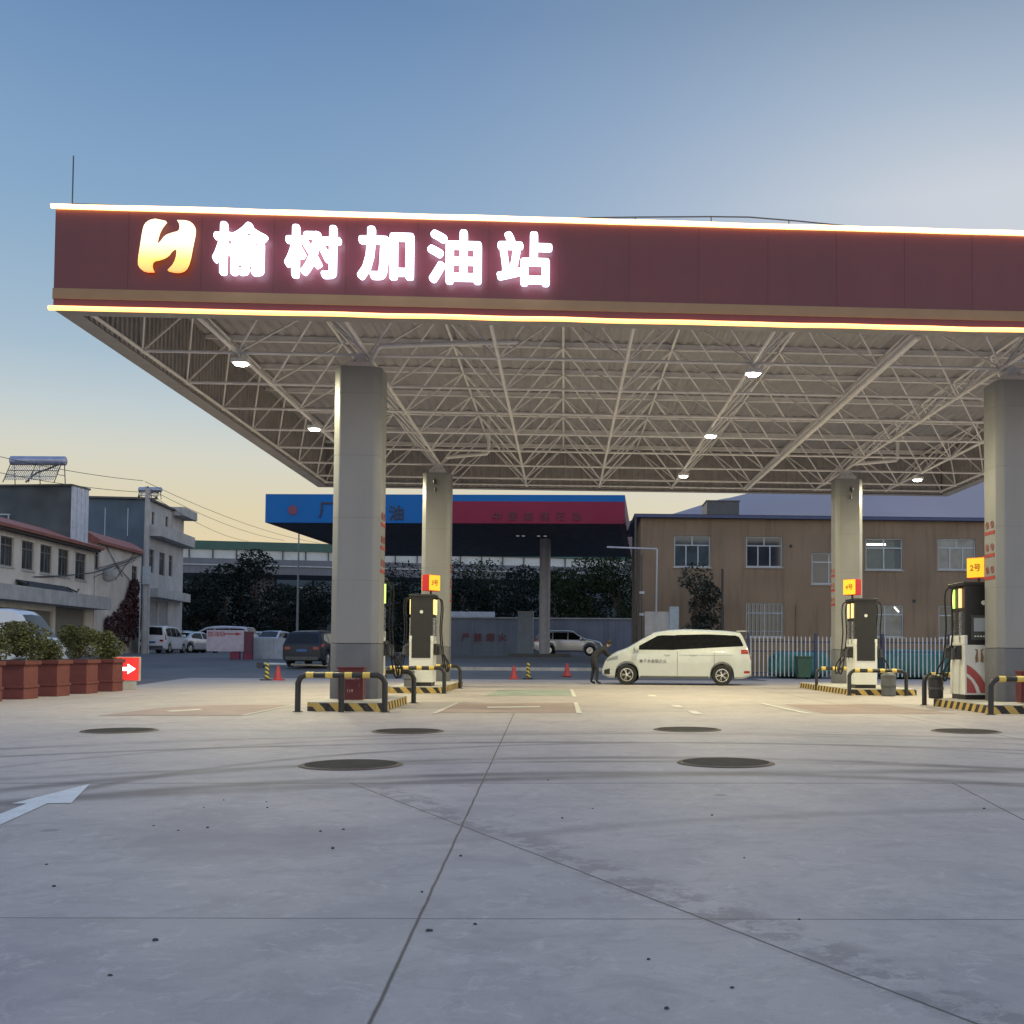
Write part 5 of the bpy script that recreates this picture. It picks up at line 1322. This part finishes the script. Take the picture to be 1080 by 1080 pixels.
for px, py, rr in ((133, 640, .9), (128, 648, .9), (138, 648, .9), (135, 630, .75), (137, 620, .6), (131, 655, 1.0), (120, 657, .8), (140, 660, .9), (111, 660, .6), (126, 664, 1.0)):
    u, z = W.uz(px, py); q = W.p(u, z, .25); cl.append((q - an, (rr * .5, rr * .7, rr)))
t = thing('wall_creeper', 'dark red creeper climbing the cream wall by the pole', 'creeper', an)
leaves(cl, 4200, .10, rnd).build('foliage', leafm('creeper_leaves', (.075, .028, .032)), t)
st = MB(); st.tube([cl[5][0] + Vector((0, 0, -1.6)), cl[0][0], cl[4][0]], .05, 5); st.build('stem', BARK, t)
# grey corner building: street face and dark side
A, B = at(152.5, 690, 70.5), at(191, 690, 79); W = Wall(A, B); an = Vector((A.x, A.y, 0))
t = thing('corner_building', 'grey three storey corner building with balcony and dark blue side', 'building', an)
z3 = W.uz(154, 526)[1]
HS = [W.rect(*r) for r in ((157, 579.5, 162.5, 604), (168, 583, 174, 607), (178, 586, 182, 608), (160, 540, 163, 556), (174.5, 545, 177.5, 561), (157, 633, 166.5, 662), (167.5, 634, 177, 662))]
shell(W, an, 7.2, .3, z3, HS, GREYR, t, NAVYW)
for h in HS[:5]: W.window(an, t, h, FRD2, DKG, 1, .25)
for h in HS[5:]: q = LM(an); W.slab(q, h[0], h[1], h[2], h[3], -.15, -.1); q.build('shutter', mat('pale_shutter', (.26, .26, .27), .6), t)
# dark sheet on the side that faces the forecourt
q = LM(an); sidep = [W.p(-.04, z, -o_) for z, o_ in ((4, .02), (4, 7.2), (z3 - .02, 7.2), (z3 - .02, .02))]
dn = -W.d * .05
q.add([p_ for p_ in sidep] + [p_ + dn for p_ in sidep], [(0, 1, 2, 3), (7, 6, 5, 4), (0, 4, 5, 1), (1, 5, 6, 2), (2, 6, 7, 3), (3, 7, 4, 0)])
q.build('side_sheet', NAVYW, t)
q = LM(an)
for o_ in (1.2, 2.6, 4.3, 5.4): q.tube([W.p(-.1, z3 - 2.4, -o_), W.p(-.1, z3 - .6, -o_)], .03, 5)
q.build('side_batten', FRM, t)
q = LM(an); W.slab(q, -.3, z3, W.L * .78, z3 + .12, -7.4, .2); q.build('roof_edge', DARK, t)
h = W.rect(156, 559, 187, 570); q = LM(an); W.slab(q, h[0] + .3, h[1], W.L + .2, h[1] + .75, .001, .75); q.build('balcony', CONC, t)
h = W.rect(178, 536, 191, 543); q = LM(an); W.slab(q, W.L * .66, h[1] - .1, W.L + .5, h[1] + .5, -3, .8); q.build('roof_canopy', CONC, t)
q = LM(an); W.slab(q, W.L * .72, 1, W.L, h[1] - .1, -3, -.02); q.build('stair_wall', GREYR, t)
q = LM(an); W.slab(q, .2, W.uz(165, 628)[1] - .2, W.L - .5, W.uz(165, 622)[1], .001, .7); q.build('awning', CONC, t)
# utility pole and cables
up = at(152, 690, 66.5); zt = at(150, 512, 66.5).z
t = thing('utility_pole', 'concrete utility pole before the grey corner building', 'utility pole', (up.x, up.y, terr(up.x, up.y) - .1))
hp = zt - terr(up.x, up.y)
MB().tube([(0, 0, 0), (0, 0, hp)], .20, 10, taper=.7).build('pole', CONC, t, smooth=True)
MB().b2((-.6, -.05, hp - .7), (.6, .05, hp - .6)).build('crossarm', DARK, t); MB().b2((-.1, -.3, hp * .42), (.35, -.15, hp * .42 + 1.1)).build('meter_box', FRM, t)
for x in (-.5, 0, .5): MB().lathe([(.03, 0), (.06, .05), (.03, .12)], 8, (x, 0, hp - .6 if x else hp)).build('insulator', DARK, t)
m = MB(); m.tube([(-.26, -.15, 0), (-.24, -.15, hp * .5)], .035, 6); m.tube([(.3, -.15, 0), (.28, -.15, hp * .5)], .035, 6); m.build('conduit', FRM, t)
def cable(label, pts, r=.016):
    P_ = [at(*p_) for p_ in pts]; o_ = []
    for i in range(len(P_) - 1):
        a, b_ = P_[i], P_[i + 1]; sag = (b_ - a).length * .012
        for k_ in range(9):
            f = k_ / 9; q = a.lerp(b_, f); q.z -= sag * 4 * f * (1 - f); o_.append(q)
    o_.append(P_[-1]); m = LM(o_[0]); m.tube(o_, r, 5); o = m.build('overhead_cable', BLACK); o.location = o_[0]
    tag(o, label, 'cable', 'overhead cables by the street')
cable('overhead cable highest, running from the left to the pole top', ((-40, 472, 50), (151, 507, 66.5)))
cable('overhead cable passing below the solar heater to the pole', ((-40, 490, 50), (147, 519, 66.5)))
cable('overhead cable highest of those from pole to viaduct', ((153, 508, 66.5), (338, 573, 112)))
cable('middle overhead cable from pole towards the viaduct', ((153, 513, 66.5), (300, 570, 110)))
cable('lowest overhead cable from pole towards the viaduct', ((157, 520, 66.5), (262, 571, 108)))
cable('thick sagging cable across the shop front', ((-30, 607, 48), (98, 604, 60), (148, 586, 66)), .035)

# ------------------------------------------------------------------ viaduct
A, B = at(120, 690, 112), at(660, 690, 124); W = Wall(A, B); an = Vector((A.x, A.y, 0)); t = thing('viaduct', 'grey road viaduct with green topped screens far behind', 'viaduct', an)
def vz(px, py): return W.uz(px, py)[1]
zt, zg1, zg0, zd0 = vz(200, 569.5), vz(200, 578.5), vz(200, 588), vz(200, 604)
m = LM(an); W.slab(m, 0, zd0, W.L, zg0, -9, 0); m.build('deck', mat('viaduct_concrete', (.15, .16, .19), .8, var=.15, scale=.3, streak=.4), t)
m = LM(an); W.slab(m, 0, (zg0 + zd0) / 2 + .05, W.L, (zg0 + zd0) / 2 + .15, .01, .12); m.build('pipe', FRM, t)
m = LM(an); W.slab(m, 0, zg1, W.L, zt, -.5, -.1); m.build('green_band', mat('screen_green', (.03, .10, .085), .5, var=.15), t)
m = LM(an); W.slab(m, 0, zg0, W.L, zg1, -.32, -.28); m.build('clear_screen', mat('acrylic', (.46, .50, .52), .3, var=.12, scale=.6), t)
k_ = int(W.L / 2.3)
for i in range(k_ + 1):
    m = LM(an); W.slab(m, W.L * i / k_ - .06, zg0, W.L * i / k_ + .06, zg1, -.27, -.12); m.build('screen_post', DARK, t)
for i in range(5):
    u = W.L * (i + .35) / 5; m = LM(an); W.slab(m, u - .8, .3, u + .8, zd0, -6, -3); m.build('pier', MATS['viaduct_concrete'], t)
# woods below it
WD = leafm('wood_leaves', (.018, .026, .024), .22); WG = leafm('wood_green', (.026, .040, .022), .25)
for _m in (WD, WG): _m.node_tree.nodes['Principled BSDF'].inputs['Specular IOR Level'].default_value = .08; _m.node_tree.nodes['Principled BSDF'].inputs['Roughness'].default_value = .95
ti = 0
for px, D, H, sp_, mm, lab in ((205, 99, 6.5, 3.6, WD, 'dark bushy tree beside the corner building'), (236, 102, 8.0, 4.2, WD, 'dark tree behind the parked pale van'), (268, 104, 9.8, 3.6, WD, 'tallest dark tree, its top crossing the viaduct screens'), (296, 100, 6.0, 3.6, WD, 'low dark tree left of the slim lamp post'), (330, 106, 6.2, 3.8, WD, 'dark tree behind the dark estate car'),
        (420, 104, 7.6, 4.6, WD, 'dark tree behind the left columns'), (476, 104, 8.0, 4.8, WD, 'dark tree above the white low shed wall'), (510, 106, 8.4, 4.6, WG, 'dark tree left of the far canopy column'), (548, 104, 8.2, 4.8, WD, 'dark tree just left of the far column'), (590, 104, 8.2, 4.4, WG, 'dark tree just right of the far column'), (622, 100, 8.6, 4.4, WG, 'greenish tree above the silver hatchback'), (652, 98, 9.2, 4.2, WG, 'greenish tree beside the brown building corner')):
    p = at(px, 690, D); ti += 1
    tree(lab, (p.x, p.y, terr(p.x, p.y)), H, sp_, mm, 6500, .15, 60 + ti, .08, group='trees below the viaduct', nclump=12)
# concrete piece of retaining wall seen between trees
wallrun('pale stained retaining wall behind the slim lamp post', 290, 345, 620, 108, mat('stained_wall', (.17, .175, .18), .85, var=.35, scale=.4, streak=.5), name='retaining_wall')

# ------------------------------------------------------------------ hills
def hill(name, pts, D, depth, m, seed, amp):
    """ridge line surveyed at distance D, with a slope falling towards the camera and behind"""
    b = MB(); n = len(pts); NS = 8; cols = []
    P_ = []
    for i in range(n - 1):
        for k_ in range(6):
            f = k_ / 6; P_.append((pts[i][0] + (pts[i + 1][0] - pts[i][0]) * f, pts[i][1] + (pts[i + 1][1] - pts[i][1]) * f))
    P_.append(pts[-1])
    rows = []
    for px, py in P_:
        r = at(px, py, D); base = Vector((r.x, r.y - depth, 0)); back = Vector((r.x, r.y + depth, 0)); row = []
        for k_ in range(-NS, NS + 1):
            f = abs(k_) / NS; q = r.lerp(base if k_ < 0 else back, f); q.z = r.z * (math.cos(f * math.pi / 2) ** 1.2) - (.5 if f == 1 else 0)
            q.z += amp * noise.fractal(Vector((q.x, q.y, seed)) / (depth * .35), 1, 2, 4) * min(1, f * 3) * (1 if f < 1 else 0)
            row.append(q)
        rows.append(row)
    w_ = 2 * NS + 1
    b.v = [tuple(q) for row in rows for q in row]
    b.f = [(i * w_ + k_, (i + 1) * w_ + k_, (i + 1) * w_ + k_ + 1, i * w_ + k_ + 1) for i in range(len(rows) - 1) for k_ in range(w_ - 1)]; b.m = [0] * len(b.f)
    o = b.build(name, m, smooth=True, angle=80); tag(o, kind='structure'); return o
hill('wooded_hill', [(470, 660), (560, 640), (610, 600), (636, 572), (652, 558), (672, 548), (700, 545), (760, 560), (900, 600)], 190, 45, mat('hill_scrub', (.07, .072, .062), .9, var=.4, scale=.12, bump=.6), 3, 3)
hill('wooded_bank', [(-200, 640), (60, 610), (140, 601), (240, 598), (340, 600), (430, 604), (520, 606), (600, 608), (640, 612), (700, 640)], 150, 22, mat('bank_scrub', (.035, .042, .04), .95, var=.45, scale=.25, bump=.6), 5, 1.6)
hill('distant_mountain', [(560, 690), (650, 610), (700, 545), (745, 531), (790, 520), (850, 505), (930, 490), (1000, 486), (1100, 500), (1300, 560), (1500, 640)], 1900, 500, mat('far_hazed_loess', (.30, .285, .33), 1.0, var=.08, scale=.004), 7, 25)  # distance haze is mixed into the loess as a pale bluish base colour
